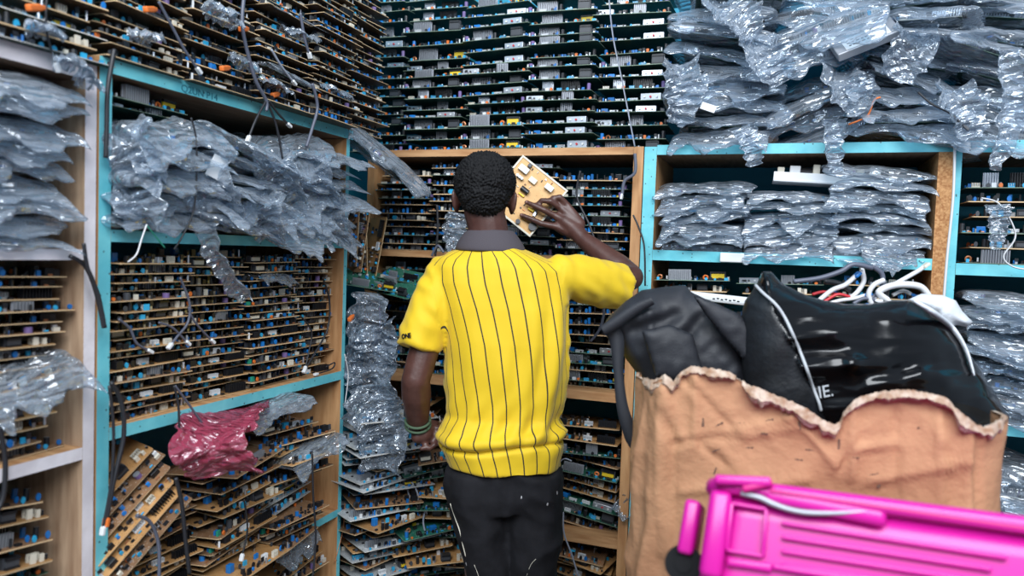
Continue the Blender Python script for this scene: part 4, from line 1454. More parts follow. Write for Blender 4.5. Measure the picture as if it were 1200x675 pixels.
# collar: a folded band round the neck
cb = MB()
rings = []
for (py, l, r, dp) in ((270, 551, 599, 0.058), (274, 545, 604, 0.066), (281, 540, 609, 0.073), (289, 535.5, 614, 0.080), (294, 534, 616, 0.083), (294.5, 537, 613, 0.079), (284, 545, 604, 0.067)):
    q = P((l + r) / 2, py, MZ)
    rg_ = ring(q, (r - l) / 2 * MZ / FPX, dp, 48, 2.1)
    for k, v in enumerate(rg_):
        f = (v - q).dot(FH)
        v.z -= 0.25 * max(0, f)
    rings.append(rg_)
cb.loft(rings, 'collar', cap=False)
cme = cb.mesh('collar', True)
oc = link('collar', cme, person)
oc['label'] = 'dark grey collar'
sd = oc.modifiers.new('s', 'SOLIDIFY')
sd.thickness = 0.003
sb = oc.modifiers.new('b', 'SUBSURF')
sb.levels = sb.render_levels = 1

# lettering on the left sleeve
tx = bpy.data.curves.new('sleeve_lettering', 'FONT')
tx.body = 'ONE'
tx.size = 0.017
tx.extrude = 0.0006
tx.offset = 0.0006
tx.materials.append(MATS['black'])
to = bpy.data.objects.new('tmp', tx)
COL.objects.link(to)
dg = bpy.context.evaluated_depsgraph_get()
tme = bpy.data.meshes.new_from_object(to.evaluated_get(dg))
bpy.data.objects.remove(to)
bpy.context.view_layer.update()
dg.update()
c0 = P(475.5, 394.5, 1.9)
hit, loc, nrm, _ = shirt.ray_cast(c0, ray(475.5, 394.5).normalized())
if not hit:
    loc, nrm = P(476, 394, 2.02), -FH
nrm = nrm.normalized()
xa = (RH - nrm * RH.dot(nrm)).normalized()
xa = (Matrix.Rotation(0.12, 4, nrm) @ xa)
ya = nrm.cross(xa)
lt = link('sleeve_lettering', tme, person)
lt.matrix_local = Matrix(((xa.x, ya.x, nrm.x, loc.x), (xa.y, ya.y, nrm.y, loc.y), (xa.z, ya.z, nrm.z, loc.z), (0, 0, 0, 1))) @ Matrix.Translation((-0.015, -0.004, 0.001))

# bracelet
ax = (LW - LE).normalized()
for k in range(2):
    c = LE.lerp(LW, 0.86 + 0.1 * k)
    s1 = ax.cross(Vector((0.3, 0.2, 1)) if k else Vector((0, 0.3, 1))).normalized()
    s2 = ax.cross(s1)
    MB().tube([c + (s1 * math.cos(t) + s2 * math.sin(t)) * 0.034 for t in [2 * PI * i / 24 for i in range(25)]], 0.004, 'bracelet', 8).build('bracelet', person, True)

# trousers
tr = MB()
for s, h, k, a_ in ((-1, HL, KL, AL), (1, HR, KR, AR)):
    rs = []
    fr_ = [(P(557 if s < 0 else 622, 548, MZ), 0.080, 0.108), (P(559 if s < 0 else 625, 575, MZ), 0.084, 0.112), (P(563 if s < 0 else 624, 605, MZ), 0.083, 0.102), (P(568 if s < 0 else 624.5, 640, MZ), 0.073, 0.092),
           (P(573 if s < 0 else 624, 675, MZ), 0.064, 0.080), (k + down * 0.02, 0.062, 0.075), (k.lerp(a_, 0.4), 0.062, 0.070), (k.lerp(a_, 0.8), 0.06, 0.066), (a_ + down * 0.02, 0.06, 0.07), (a_ + down * 0.021, 0.045, 0.055), (a_ + Vector((0, 0, 0.05)), 0.044, 0.054)]
    tr.loft([ring(q, w, dp, 32, 2.2) for q, w, dp in fr_], 'trouser')
tr.loft([ring(P((l + r) / 2, py, MZ), (r - l) / 2 * MZ / FPX, dp, 48, 2.3) for py, l, r, dp in ((520, 530, 650, 0.100), (545, 526, 654, 0.108), (575, 523, 655, 0.113), (592, 526, 653, 0.105))], 'trouser')
tme = remesh(tr, 0.006, 6, 'trousers', ['trouser'])
a = coords(tme).copy()
nn = normals(tme).copy()
for i in range(len(a)):
    v = Vector(a[i])
    x = v.dot(RH)
    d = 0.010 * (ridged(Vector((x * 5 + v.z * 6, v.y * 5, v.z * 3 - x * 4)), 2) - 0.6) + 0.003 * mn.noise(v * 24)
    a[i] += nn[i] * d
setco(tme, a)
tro = link('trousers', tme, person)
tro['label'] = 'black trousers flecked with white paint'
# paint flecks
nt = MATS['trouser'].node_tree
tc = nt.nodes.new('ShaderNodeTexCoord')
mp = nt.nodes.new('ShaderNodeMapping')
mp.inputs['Scale'].default_value = (1, 1, 0.45)
vo = nt.nodes.new('ShaderNodeTexVoronoi')
vo.inputs['Scale'].default_value = 38
nz = nt.nodes.new('ShaderNodeTexNoise')
nz.inputs['Scale'].default_value = 14
nt.links.new(tc.outputs['Object'], mp.inputs[0])
nt.links.new(mp.outputs[0], vo.inputs['Vector'])
nt.links.new(mp.outputs[0], nz.inputs['Vector'])


def mth(nt, op, a_, b_):
    n = nt.nodes.new('ShaderNodeMath')
    n.operation = op
    for i_, q_ in enumerate((a_, b_)):
        if isinstance(q_, (int, float)):
            n.inputs[i_].default_value = q_
        else:
            nt.links.new(q_, n.inputs[i_])
    return n.outputs[0]


fl = mth(nt, 'MULTIPLY', mth(nt, 'LESS_THAN', vo.outputs['Distance'], 0.10), mth(nt, 'GREATER_THAN', nz.outputs[0], 0.56))
b = nt.nodes['Principled BSDF']
src = b.inputs['Base Color'].links[0].from_socket
mx = nt.nodes.new('ShaderNodeMix')
mx.data_type = 'RGBA'
nt.links.new(fl, mx.inputs[0])
nt.links.new(src, mx.inputs[6])
mx.inputs[7].default_value = (0.42, 0.42, 0.44, 1)
nt.links.new(mx.outputs[2], b.inputs['Base Color'])
# a run of paint down the left leg
bpy.context.view_layer.update()
runs = ([(528, 590), (534, 608), (539, 622), (543, 640), (546, 652)], [(628, 655), (622, 662), (617, 675)], [(556, 662), (560, 672), (562, 680)])
for rn, wd in zip(runs, (0.0024, 0.0014, 0.0014)):
    ps = []
    for x, y in rn:
        hit, loc, nrm, _ = tro.ray_cast(P(x, y, 1.7), ray(x, y).normalized())
        if hit:
            ps.append(loc + nrm * 0.0006)
    if len(ps) > 1:
        MB().tube(ps, wd, 'cream', 6, 4, 0.4).build('paint_streak', tro, True)
for a_ in (AL, AR):
    so = MB()
    so.capsule([a_ + down * 0.045 - FH * 0.03, a_ + down * 0.05 + FH * 0.06, a_ + down * 0.06 + FH * 0.16], [0.044, 0.042, 0.034], 'shoe')
    so.capsule([a_ + down * 0.0, a_ + down * 0.05], [0.042, 0.044], 'shoe')
    me_ = remesh(so, 0.006, 4, 'shoe', ['shoe'])
    a2 = coords(me_).copy()
    a2[:, 2] = np.maximum(a2[:, 2], 0.001)
    setco(me_, a2)
    link('shoe', me_, person)

# the board in his hand: tan, white bordered, seen on its component side
A, B_, Cc = P(612, 181, 2.435), P(665, 223, 2.42), P(621, 278, 2.408)
ex = (B_ - A).normalized()
Wb, Hb = (B_ - A).length, (Cc - B_).length
ez = ex.cross((B_ - Cc).normalized()).normalized()
ey = ez.cross(ex)
if ez.dot(fw) > 0:
    ez = -ez
    ey = ez.cross(ex)
Dd = A + (Cc - B_)
org = Dd if (A - Dd).dot(ey) > 0 else A
hb = MB()
mat('pcb_held', (0.60, 0.33, 0.11), 0.5, col2=(0.66, 0.39, 0.15), nscale=40)
dots(MATS['pcb_held'], 120, 0.13, (0.25, 0.13, 0.05))
held = empty('power_board')
tag(held, 'tan circuit board with white edge held up in the man\'s raised hand', 'circuit board')
held.matrix_world = Matrix(((ex.x, ey.x, ez.x, org.x), (ex.y, ey.y, ez.y, org.y), (ex.z, ey.z, ez.z, org.z), (0, 0, 0, 1)))
hb.bbox((Wb / 2, Hb / 2, -0.002), (Wb, Hb, 0.002), 0.0008, 'pcb_held')
hb.build('panel', held)
hb = MB()
for c_, s_ in (((Wb / 2, Hb - 0.003, 0.0004), (Wb, 0.006, 0.003)), ((Wb / 2, 0.003, 0.0004), (Wb, 0.006, 0.003)), ((0.003, Hb / 2, 0.0004), (0.006, Hb - 0.0125, 0.003)), ((Wb - 0.003, Hb / 2, 0.0004), (0.006, Hb - 0.0125, 0.003))):
    hb.bbox(c_, s_, 0.0005, 'cream')
hb.build('edge_strip', held)
inv = held.matrix_world.inverted()


def onb(px, py):
    o_, d_ = inv @ CAM, inv.to_3x3() @ ray(px, py)
    t_ = -o_.z / d_.z
    return o_ + d_ * t_


def hput(px, py, s_, m_, nm, rot=0.0):
    q = onb(px, py)
    MB().bbox((0, 0, s_[2] / 2), s_, min(0.0015, s_[2] * 0.3), m_).build(nm, held, loc=(q.x, q.y, -0.001)).rotation_euler = (0, 0, rot)


hput(614, 199, (0.034, 0.020, 0.014), 'white', 'relay')
hput(624.5, 212, (0.026, 0.018, 0.010), 'cream', 'relay')
hput(643.5, 221, (0.028, 0.018, 0.016), 'white', 'relay')
for k in range(3):
    q = onb(606.5 + 2.6 * k, 206 + 2.0 * k)
    MB().cyl((q.x, q.y, -0.001), 0.0046, 0.014, 'black', 12, 'white').build('capacitor', held)
hput(621, 195, (0.012, 0.012, 0.014), 'dark_grey', 'capacitor')
q = onb(615, 223.5)
MB().cyl((q.x - 0.014, q.y, 0.007), 0.0085, 0.028, 'black', 14, axis='x').build('capacitor', held)
hput(611, 228.5, (0.022, 0.006, 0.007), 'yellow', 'film_capacitor')
hput(622.5, 246, (0.022, 0.009, 0.010), 'yellow', 'film_capacitor', 0.1)
hput(614, 255, (0.014, 0.008, 0.010), 'yellow', 'film_capacitor')
hput(627, 250, (0.010, 0.022, 0.006), 'silver', 'heat_sink', 0.3)
q = onb(607, 260)
MB().cyl((q.x, q.y, -0.001), 0.0075, 0.012, 'black', 14, 'dark_grey').build('capacitor', held)
q = onb(624, 266)
MB().cyl((q.x, q.y, -0.001), 0.013, 0.010, 'black', 16, 'dark_grey').build('coil', held)
hput(630, 261, (0.012, 0.016, 0.014), 'black', 'transformer')
sm = MB()
rh = random.Random(4)
for k in range(46):
    x, y = rh.uniform(0.012, Wb - 0.012), rh.uniform(0.012, Hb - 0.012)
    if rh.random() < 0.5:
        sm.cyl((x, y, 0.001), 0.0016, 0.008, rh.choice(['cream', 'copper', 'dark_grey']), 6, axis=rh.choice(['x', 'y']))
    else:
        sm.box((x, y, 0.001), (0.005, 0.004, 0.004), rh.choice(['black', 'cream', 'pcb_brown', 'silver']))
sm.build('small_components', held)['kind'] = 'stuff'
bpy.context.view_layer.update()


# ------------------------------------------------------------------ cardboard box
BX0, BX1, BYF, BYB, RC = -0.268, 0.352, 1.42, 1.86, 0.085
bcx, bcy, bhx, bhy = (BX0 + BX1) / 2, (BYF + BYB) / 2, (BX1 - BX0) / 2, (BYB - BYF) / 2
TOPPX = [(745, 446), (756, 447), (768, 449), (782, 441), (792, 449), (801, 437), (812, 431), (830, 433), (855, 437), (868, 444), (876, 452), (892, 458), (912, 466), (932, 474), (948, 483), (965, 494), (977, 499), (984, 494), (987, 484), (996, 473), (1006, 466), (1030, 460), (1060, 458),
         (1090, 463), (1106, 468), (1114, 478), (1124, 488), (1140, 499), (1150, 503), (1165, 500), (1180, 497), (1195, 494)]
tops = [ony(x, y, BYF + 0.02) for x, y in TOPPX]
tX, tZ = [p_.x for p_ in tops], [p_.z for p_ in tops]
NPER = 300


def perim(t):
    """t in 0..1 round the box, starting at the middle of the back, passing the left side, the front, the right side"""
    ax_, ay_ = bhx - RC, bhy - RC
    segs = [('l', (0, bhy), (-ax_, bhy)), ('a', (-ax_, ay_), PI / 2), ('l', (-bhx, ay_), (-bhx, -ay_)), ('a', (-ax_, -ay_), PI), ('l', (-ax_, -bhy), (ax_, -bhy)), ('a', (ax_, -ay_), 1.5 * PI), ('l', (bhx, -ay_), (bhx, ay_)), ('a', (ax_, ay_), 0), ('l', (ax_, bhy), (0, bhy))]
    lens = [math.dist(s_[1], s_[2]) if s_[0] == 'l' else RC * PI / 2 for s_ in segs]
    d = t * sum(lens)
    for s_, l_ in zip(segs, lens):
        if d <= l_ or s_ is segs[-1]:
            f = d / l_
            if s_[0] == 'l':
                return Vector((s_[1][0] + (s_[2][0] - s_[1][0]) * f, s_[1][1] + (s_[2][1] - s_[1][1]) * f, 0)), None
            a_ = s_[2] + f * PI / 2
            return Vector((s_[1][0] + RC * math.cos(a_), s_[1][1] + RC * math.sin(a_), 0)), None
        d -= l_


def boxtop(x, y):
    if y < BYF + 0.13:
        return float(np.interp(x, tX, tZ)) + 0.003 * mn.noise(Vector((x * 90, 0, 1)))
    return 1.095 + 0.015 * mn.noise(Vector((x * 6, y * 6, 2))) + 0.004 * mn.noise(Vector((x * 60, y * 60, 2)))


CREASE = [((800, 440), (860, 505)), ((860, 505), (925, 490)), ((925, 490), (965, 470)), ((795, 517), (868, 512)), ((868, 512), (935, 500)), ((780, 455), (800, 515)), ((762, 455), (795, 520)), ((855, 575), (945, 560)), ((945, 505), (985, 550)), ((985, 550), (1010, 510)), ((1005, 525), (1050, 520)),
          ((1020, 565), (1110, 545)), ((1050, 480), (1050, 640)), ((1100, 475), (1105, 640)), ((1135, 500), (1135, 640)), ((1145, 505), (1150, 640)), ((1000, 480), (1000, 560)), ((800, 575), (850, 572)), ((790, 520), (790, 640)), ((815, 440), (815, 520)), ((776, 470), (774, 650)), ((820, 520), (850, 545)), ((1110, 545), (1135, 540))]
CR = [(ony(*a_, BYF), ony(*b_, BYF)) for a_, b_ in CREASE]


def crease(x, z):
    s_ = 0.0
    for k, (a_, b_) in enumerate(CR):
        dx, dz = b_.x - a_.x, b_.z - a_.z
        L2 = dx * dx + dz * dz
        t_ = max(0, min(1, ((x - a_.x) * dx + (z - a_.z) * dz) / L2))
        dd = math.hypot(x - a_.x - dx * t_, z - a_.z - dz * t_)
        if dd < 0.03:
            s_ += (0.006 if k % 3 else -0.006) * math.exp(-(dd / 0.0065) ** 2) + 0.002 * math.exp(-(dd / 0.02) ** 2)
    return s_


box = empty('cardboard_box', (bcx, bcy, 0))
tag(box, 'tall worn cardboard box with torn rim holding black bags', 'box')
NZ = 130
vs, fs = [], []
per = [perim(i / NPER)[0] for i in range(NPER)]
rim = []
for layer in (0, 1):
    for i, q in enumerate(per):
        nx = (per[(i + 1) % NPER] - per[i - 1])
        nrm = Vector((-nx.y, nx.x, 0)).normalized()
        if nrm.dot(q) < 0:
            nrm = -nrm
        x, y = q.x + bcx, q.y + bcy
        ht = boxtop(x, y)
        for j in range(NZ + 1):
            f = j / NZ
            z = ht * (f ** 0.7)
            n1 = 0.006 * mn.noise(Vector((x * 4, y * 4, z * 3))) + 0.008 * (ridged(Vector((x * 6, y * 6, z * 5)), 2) - 0.5)
            if y < BYF + 0.09:
                n1 += crease(x, z)
            if x < BX0 + 0.075:
                n1 += 0.013 * (ridged(Vector((i * 0.10, z * 2.2, 4)), 2) - 0.5)
            side = 0.004 * math.sin(z * 26 + 1) * math.exp(-((x - BX0) / 0.05) ** 2)
            o_ = n1 + side - (0.007 if layer else 0.0)
            vs.append(q + nrm * o_ + Vector((0, 0, z)))
    rim.append(len(vs))
M_ = NZ + 1
for layer in (0, 1):
    b0 = layer * NPER * M_
    for i in range(NPER):
        i2 = (i + 1) % NPER
        for j in range(NZ):
            f = (b0 + i * M_ + j, b0 + i2 * M_ + j, b0 + i2 * M_ + j + 1, b0 + i * M_ + j + 1)
            fs.append(f if layer else f[::-1])
mb = MB()
mb.add(vs, fs, 'card')
k0 = NPER * M_
mb.add([], [], 'card_torn')
ti = mb.mi('card_torn')
for i in range(NPER):
    i2 = (i + 1) % NPER
    mb.f.append([i * M_ + NZ, i2 * M_ + NZ, k0 + i2 * M_ + NZ, k0 + i * M_ + NZ])
    mb.m.append(ti)
mb.f.append([i * M_ for i in range(NPER)])
mb.m.append(mb.mi('card'))
mb.build('carton', box, True)
# torn strips along the front rim, peeled outwards
for (px0, px1, wd, nm) in ((750, 800, 0.020, 'a'), (800, 862, 0.012, 'b'), (870, 990, 0.022, 'c'), (990, 1120, 0.010, 'd'), (1118, 1192, 0.018, 'e')):
    rg_ = []
    n = 70
    xs = [ony(px0 + (px1 - px0) * k / (n - 1), 450, BYF).x for k in range(n)]
    for k, x in enumerate(xs):
        z = float(np.interp(x, tX, tZ))
        w = wd * (0.55 + 0.6 * mn.noise(Vector((x * 38, 3, px0))) + 0.25 * mn.noise(Vector((x * 110, 3, px0)))) * min(1, k / 5, (n - 1 - k) / 5) + 0.002
        # follow the rounded corners
        lx_ = x - bcx
        yy = BYF
        cl = bhx - RC
        if abs(lx_) > cl:
            e_ = min(abs(lx_) - cl, RC * 0.98)
            yy = BYF + RC - math.sqrt(RC * RC - e_ * e_)
        o_ = [(-0.012, 0.002), (-0.010 - w * 0.3, 0.006 + w * 0.2), (-0.014 - w * 0.5, -w * 0.5), (-0.009 - w * 0.35, -w * 1.05), (-0.006, -w), (0.0, -0.002), (0.008, -0.001), (0.004, 0.004)]
        jit = 0.0025 * mn.noise(Vector((x * 160, 7, 2)))
        rg_.append([Vector((x - bcx, yy - bcy + a_ + jit, z + b_ + jit)) for a_, b_ in o_])
    m2 = MB()
    m2.loft(rg_, 'card_torn')
    m2.build('torn_rim', box, False)['label'] = 'pale torn cardboard edge'
# ink marks printed on the box
for k, (x, y, s1, s2, a_) in enumerate(((824, 494, 0.005, 0.016, 0.1), (843, 497, 0.016, 0.003, 0.6), (868, 496, 0.012, 0.003, 0.1), (902, 492, 0.014, 0.003, 0.3), (840, 527, 0.018, 0.003, 0.5), (878, 525, 0.014, 0.003, 0.1), (896, 507, 0.012, 0.003, 0), (937, 498, 0.004, 0.014, 0.2), (950, 527, 0.018, 0.003, 0),
                                           (936, 538, 0.014, 0.003, 0), (838, 552, 0.003, 0.014, -0.3), (1024, 556, 0.016, 0.003, 0.3), (1031, 567, 0.004, 0.016, -0.4), (1003, 535, 0.010, 0.003, 0), (1077, 502, 0.005, 0.004, 0), (983, 520, 0.004, 0.018, 0))):
    q = ony(x, y, BYF)
    yy = BYF - (0.006 * mn.noise(Vector((q.x * 4, BYF * 4, q.z * 3))) + 0.008 * (ridged(Vector((q.x * 6, BYF * 6, q.z * 5)), 2) - 0.5) + crease(q.x, q.z))
    mk_ = MB()
    for j in range(4):
        mk_.box(((j - 1.5) * s1 / 4 if s1 > s2 else 0, 0, (j - 1.5) * s2 / 4 if s2 > s1 else 0), (s1 / 5 if s1 > s2 else s1, 0.0012, s2 / 5 if s2 > s1 else s2 * (0.6 + 0.4 * (j % 2))), 'ink')
    o = mk_.build('ink_mark', box, loc=(q.x - bcx, yy - bcy, q.z))
    o.rotation_euler = (0, -a_, 0)


# ------------------------------------------------------------------ soft shapes blown up from an outline
def inflate(name, poly, zfun, tf, tb, D, mats, matfun=None, wr=None, step=4.0, jit=0.0):
    """a filled soft body: poly is its outline, zfun the distance of its middle, tf/tb how far it bulges to the front and back"""
    pl = np.array(poly, float)
    e0, e1 = pl, np.roll(pl, -1, 0)

    def near(p_):
        d_ = e1 - e0
        t_ = np.clip(((p_ - e0) * d_).sum(1) / (d_ * d_).sum(1), 0, 1)
        q_ = e0 + d_ * t_[:, None]
        dd = np.hypot(*(q_ - p_).T)
        k = dd.argmin()
        return dd[k], q_[k]

    def inside(x, y):
        c_ = False
        for (x0, y0), (x1, y1) in zip(e0, e1):
            if (y0 > y) != (y1 > y) and x < (x1 - x0) * (y - y0) / (y1 - y0) + x0:
                c_ = not c_
        return c_

    xs = np.arange(pl[:, 0].min() - step, pl[:, 0].max() + 2 * step, step)
    ys = np.arange(pl[:, 1].min() - step, pl[:, 1].max() + 2 * step, step)
    I = np.array([[inside(x, y) for y in ys] for x in xs])
    V, vs, fs = {}, [], []
    cells = [(i, j) for i in range(len(xs) - 1) for j in range(len(ys) - 1) if I[i, j] or I[i + 1, j] or I[i, j + 1] or I[i + 1, j + 1]]

    def get(i, j, s_):
        p_ = np.array([xs[i], ys[j]])
        d, q_ = near(p_)
        if not I[i, j]:
            p_, d = q_, 0.0
        key = (i, j, s_ if d > 0 else 0)
        if key in V:
            return V[key]
        z = zfun(*p_)
        k = min(1.0, d / D)
        pr_ = math.sqrt(max(0, 1 - (1 - k) ** 2))
        off = -tf * pr_ if s_ == 0 else tb * pr_
        if wr and s_ == 0:
            off -= wr(p_[0], p_[1]) * min(1, d / 10)
        V[key] = len(vs)
        vs.append(P(p_[0], p_[1], z + off))
        return V[key]

    mb = MB()
    ms = []
    for i, j in cells:
        for s_ in (0, 1):
            f = [get(i, j, s_), get(i + 1, j, s_), get(i + 1, j + 1, s_), get(i, j + 1, s_)]
            g_ = []
            for q in f:
                if q not in g_:
                    g_.append(q)
            if len(g_) > 2:
                fs.append(g_ if s_ else g_[::-1])
                ms.append(matfun(xs[i], ys[j]) if matfun else mats)
    mb.add(vs, fs, ms)
    return mb.mesh(name, True)


def seg(x, y, a_, b_, w):
    dx, dy = b_[0] - a_[0], b_[1] - a_[1]
    t_ = max(0, min(1, ((x - a_[0]) * dx + (y - a_[1]) * dy) / (dx * dx + dy * dy)))
    return math.exp(-(math.hypot(x - a_[0] - dx * t_, y - a_[1] - dy * t_) / w) ** 2)


# black backpack lying in the box
BPP = [(706, 384), (713, 371), (733, 353), (752, 340), (780, 336), (803, 334), (810, 342), (830, 352), (862, 366), (880, 378), (890, 420), (885, 520), (800, 520), (772, 470), (752, 445), (733, 420), (722, 402), (712, 396)]


def bpw(x, y):
    v = 0.010 * mn.noise(Vector((x * 0.03, y * 0.035, 1))) + 0.005 * mn.noise(Vector((x * 0.09, y * 0.08, 2)))
    v += 0.014 * seg(x, y, (740, 372), (768, 365), 9) - 0.012 * seg(x, y, (745, 385), (790, 372), 7) + 0.012 * seg(x, y, (815, 345), (868, 415), 6) - 0.016 * seg(x, y, (800, 400), (822, 372), 8)
    v += 0.008 * seg(x, y, (757, 345), (765, 400), 4) - 0.006 * seg(x, y, (780, 400), (810, 440), 6) + 0.006 * seg(x, y, (730, 385), (752, 430), 5)
    return v


bp_ = empty('backpack', tuple(P(800, 400, 1.64)))
bp_.location = (0, 0, 0)
tag(bp_, 'dull black cloth backpack slumped over the box\'s rim', 'backpack')
link('body', inflate('body', BPP, lambda x, y: 1.66 + 0.0006 * (880 - x) * 0.4, 0.075, 0.10, 60, 'bag_cloth', wr=bpw), bp_)
FLP = [(812, 346), (832, 352), (866, 368), (882, 385), (882, 430), (868, 418), (845, 392), (826, 368)]
link('flap', inflate('flap', FLP, lambda x, y: 1.575, 0.012, 0.006, 14, 'bag_cloth', wr=lambda x, y: 0.003 * mn.noise(Vector((x * 0.1, y * 0.1, 5)))), bp_)
PK = [(752, 388), (785, 380), (812, 392), (824, 436), (792, 448), (768, 440)]
link('pocket', inflate('pocket', PK, lambda x, y: 1.592, 0.016, 0.01, 22, 'bag_cloth', wr=lambda x, y: 0.004 * mn.noise(Vector((x * 0.09, y * 0.09, 8)))), bp_)


def strap(pts, w, nm, z0, mname, parent, th=0.004):
    mb = MB()
    ps, ws = catmull([Vector((a_[0], a_[1], 0)) for a_ in pts], w, 8)
    R4 = []
    for i, q in enumerate(ps):
        t_ = (ps[min(i + 1, len(ps) - 1)] - ps[max(i - 1, 0)]).normalized()
        nx, ny = -t_.y, t_.x
        h = ws[i] / 2
        z = z0(q.x, q.y)
        R4.append([P(q.x + nx * h, q.y + ny * h, z), P(q.x, q.y, z - 0.004), P(q.x - nx * h, q.y - ny * h, z), P(q.x - nx * h, q.y - ny * h, z + th), P(q.x, q.y, z + th - 0.003), P(q.x + nx * h, q.y + ny * h, z + th)])
    mb.loft(R4, mname)
    return mb.build(nm, parent, True)


strap([(716, 384), (723, 400), (725, 440), (730, 480), (741, 512), (752, 533)], [20, 17, 11, 14, 18, 13], 'shoulder_strap', lambda x, y: 1.64, 'bag_cloth', bp_)
strap([(706, 388), (722, 378), (745, 362), (765, 352)], [12, 14, 13, 10], 'carry_strap', lambda x, y: 1.625 - 0.0005 * (x - 706), 'bag_cloth', bp_)

# shiny black bag
VB = [(868, 372), (873, 352), (886, 335), (893, 318), (904, 318), (914, 330), (924, 336), (945, 346), (966, 352), (990, 356), (1018, 356), (1045, 352), (1065, 351), (1082, 358), (1098, 370), (1112, 383), (1125, 397), (1140, 420), (1158, 447), (1172, 470), (1184, 490), (1165, 500), (1130, 512), (1080, 522), (900, 530), (874, 470), (869, 420)]


def vw(x, y):
    v = 0.006 * (ridged(Vector((x * 0.006, y * 0.028, 3)), 3) - 0.6) + 0.004 * mn.noise(Vector((x * 0.02, y * 0.05, 7)))
    if x < 890 + (y - 330) * 0.48:
        return 0.006 * mn.noise(Vector((x * 0.03, y * 0.02, 1)))
    for a_, b_, w, h in (((925, 398), (1010, 382), 6, 0.012), ((935, 412), (985, 408), 7, -0.010), ((940, 432), (1000, 425), 8, 0.016), ((1000, 425), (1040, 430), 6, 0.010), ((1018, 452), (1080, 438), 6, 0.012), ((1080, 438), (1110, 448), 8, 0.010), ((985, 400), (1000, 425), 7, 0.012), ((930, 450), (1010, 458), 7, -0.010),
                         ((1010, 445), (1090, 425), 5, -0.008), ((1080, 465), (1105, 450), 6, 0.010), ((1120, 450), (1165, 480), 8, 0.010), ((960, 372), (1040, 378), 9, 0.006), ((1110, 420), (1140, 460), 8, -0.010), ((1060, 470), (1120, 478), 6, 0.008)):
        v += h * 0.8 * seg(x, y, a_, b_, w * 1.7)
    return v


def vmat(x, y):
    return 'vinyl_matte' if x < 890 + (y - 330) * 0.48 else 'vinyl'


vb = empty('holdall_bag')
tag(vb, 'big shiny black holdall with pale piping sagging out of the cardboard box', 'bag')
link('body', inflate('body', VB, lambda x, y: 1.60 + 0.00012 * (x - 870), 0.10, 0.12, 75, 'vinyl', vmat, vw, step=2.2), vb)
bpy.context.view_layer.update()
vbody = vb.children[0]


def on_body(o, px, py, lift=0.006):
    h_, l_, n_, _ = o.ray_cast(CAM, ray(px, py).normalized())
    return (l_ + n_ * lift, n_) if h_ else (P(px, py, 1.52), -fw)


pp_ = [on_body(vbody, x, y)[0] for x, y in ((888, 336), (896, 345), (906, 356), (917, 372), (927, 392), (936, 412), (944, 432), (951, 452), (957, 470), (960, 480))]
MB().tube(pp_, 0.0032, 'piping', 8, 4).build('piping', vb, True)['label'] = 'pale piping along the seam'
pp_ = [on_body(vbody, x, y)[0] for x, y in ((1070, 352), (1090, 364), (1106, 380), (1120, 396), (1130, 415), (1138, 440))]
MB().tube(pp_, [0.006, 0.012, 0.012, 0.009, 0.007, 0.004], 'cloth_white', 8, 4, 0.5).build('torn_lining', vb, True)['label'] = 'white torn lining'
# white letters low on the bag
tx = bpy.data.curves.new('bag_lettering', 'FONT')
tx.body = 'IE.'
tx.size = 0.034
tx.extrude = 0.0008
tx.materials.append(MATS['piping'])
to = bpy.data.objects.new('tmp', tx)
COL.objects.link(to)
dg = bpy.context.evaluated_depsgraph_get()
tme = bpy.data.meshes.new_from_object(to.evaluated_get(dg))
bpy.data.objects.remove(to)
l_, n_ = on_body(vbody, 955, 466, 0.008)
n_ = (-fw * 0.8 + n_ * 0.2).normalized()
xa = (Matrix.Rotation(0.16, 4, n_) @ (RT - n_ * RT.dot(n_)).normalized())
ya = n_.cross(xa)
o = link('bag_lettering', tme, vb)
o.matrix_local = Matrix(((xa.x, ya.x, n_.x, l_.x), (xa.y, ya.y, n_.y, l_.y), (xa.z, ya.z, n_.z, l_.z), (0, 0, 0, 1)))

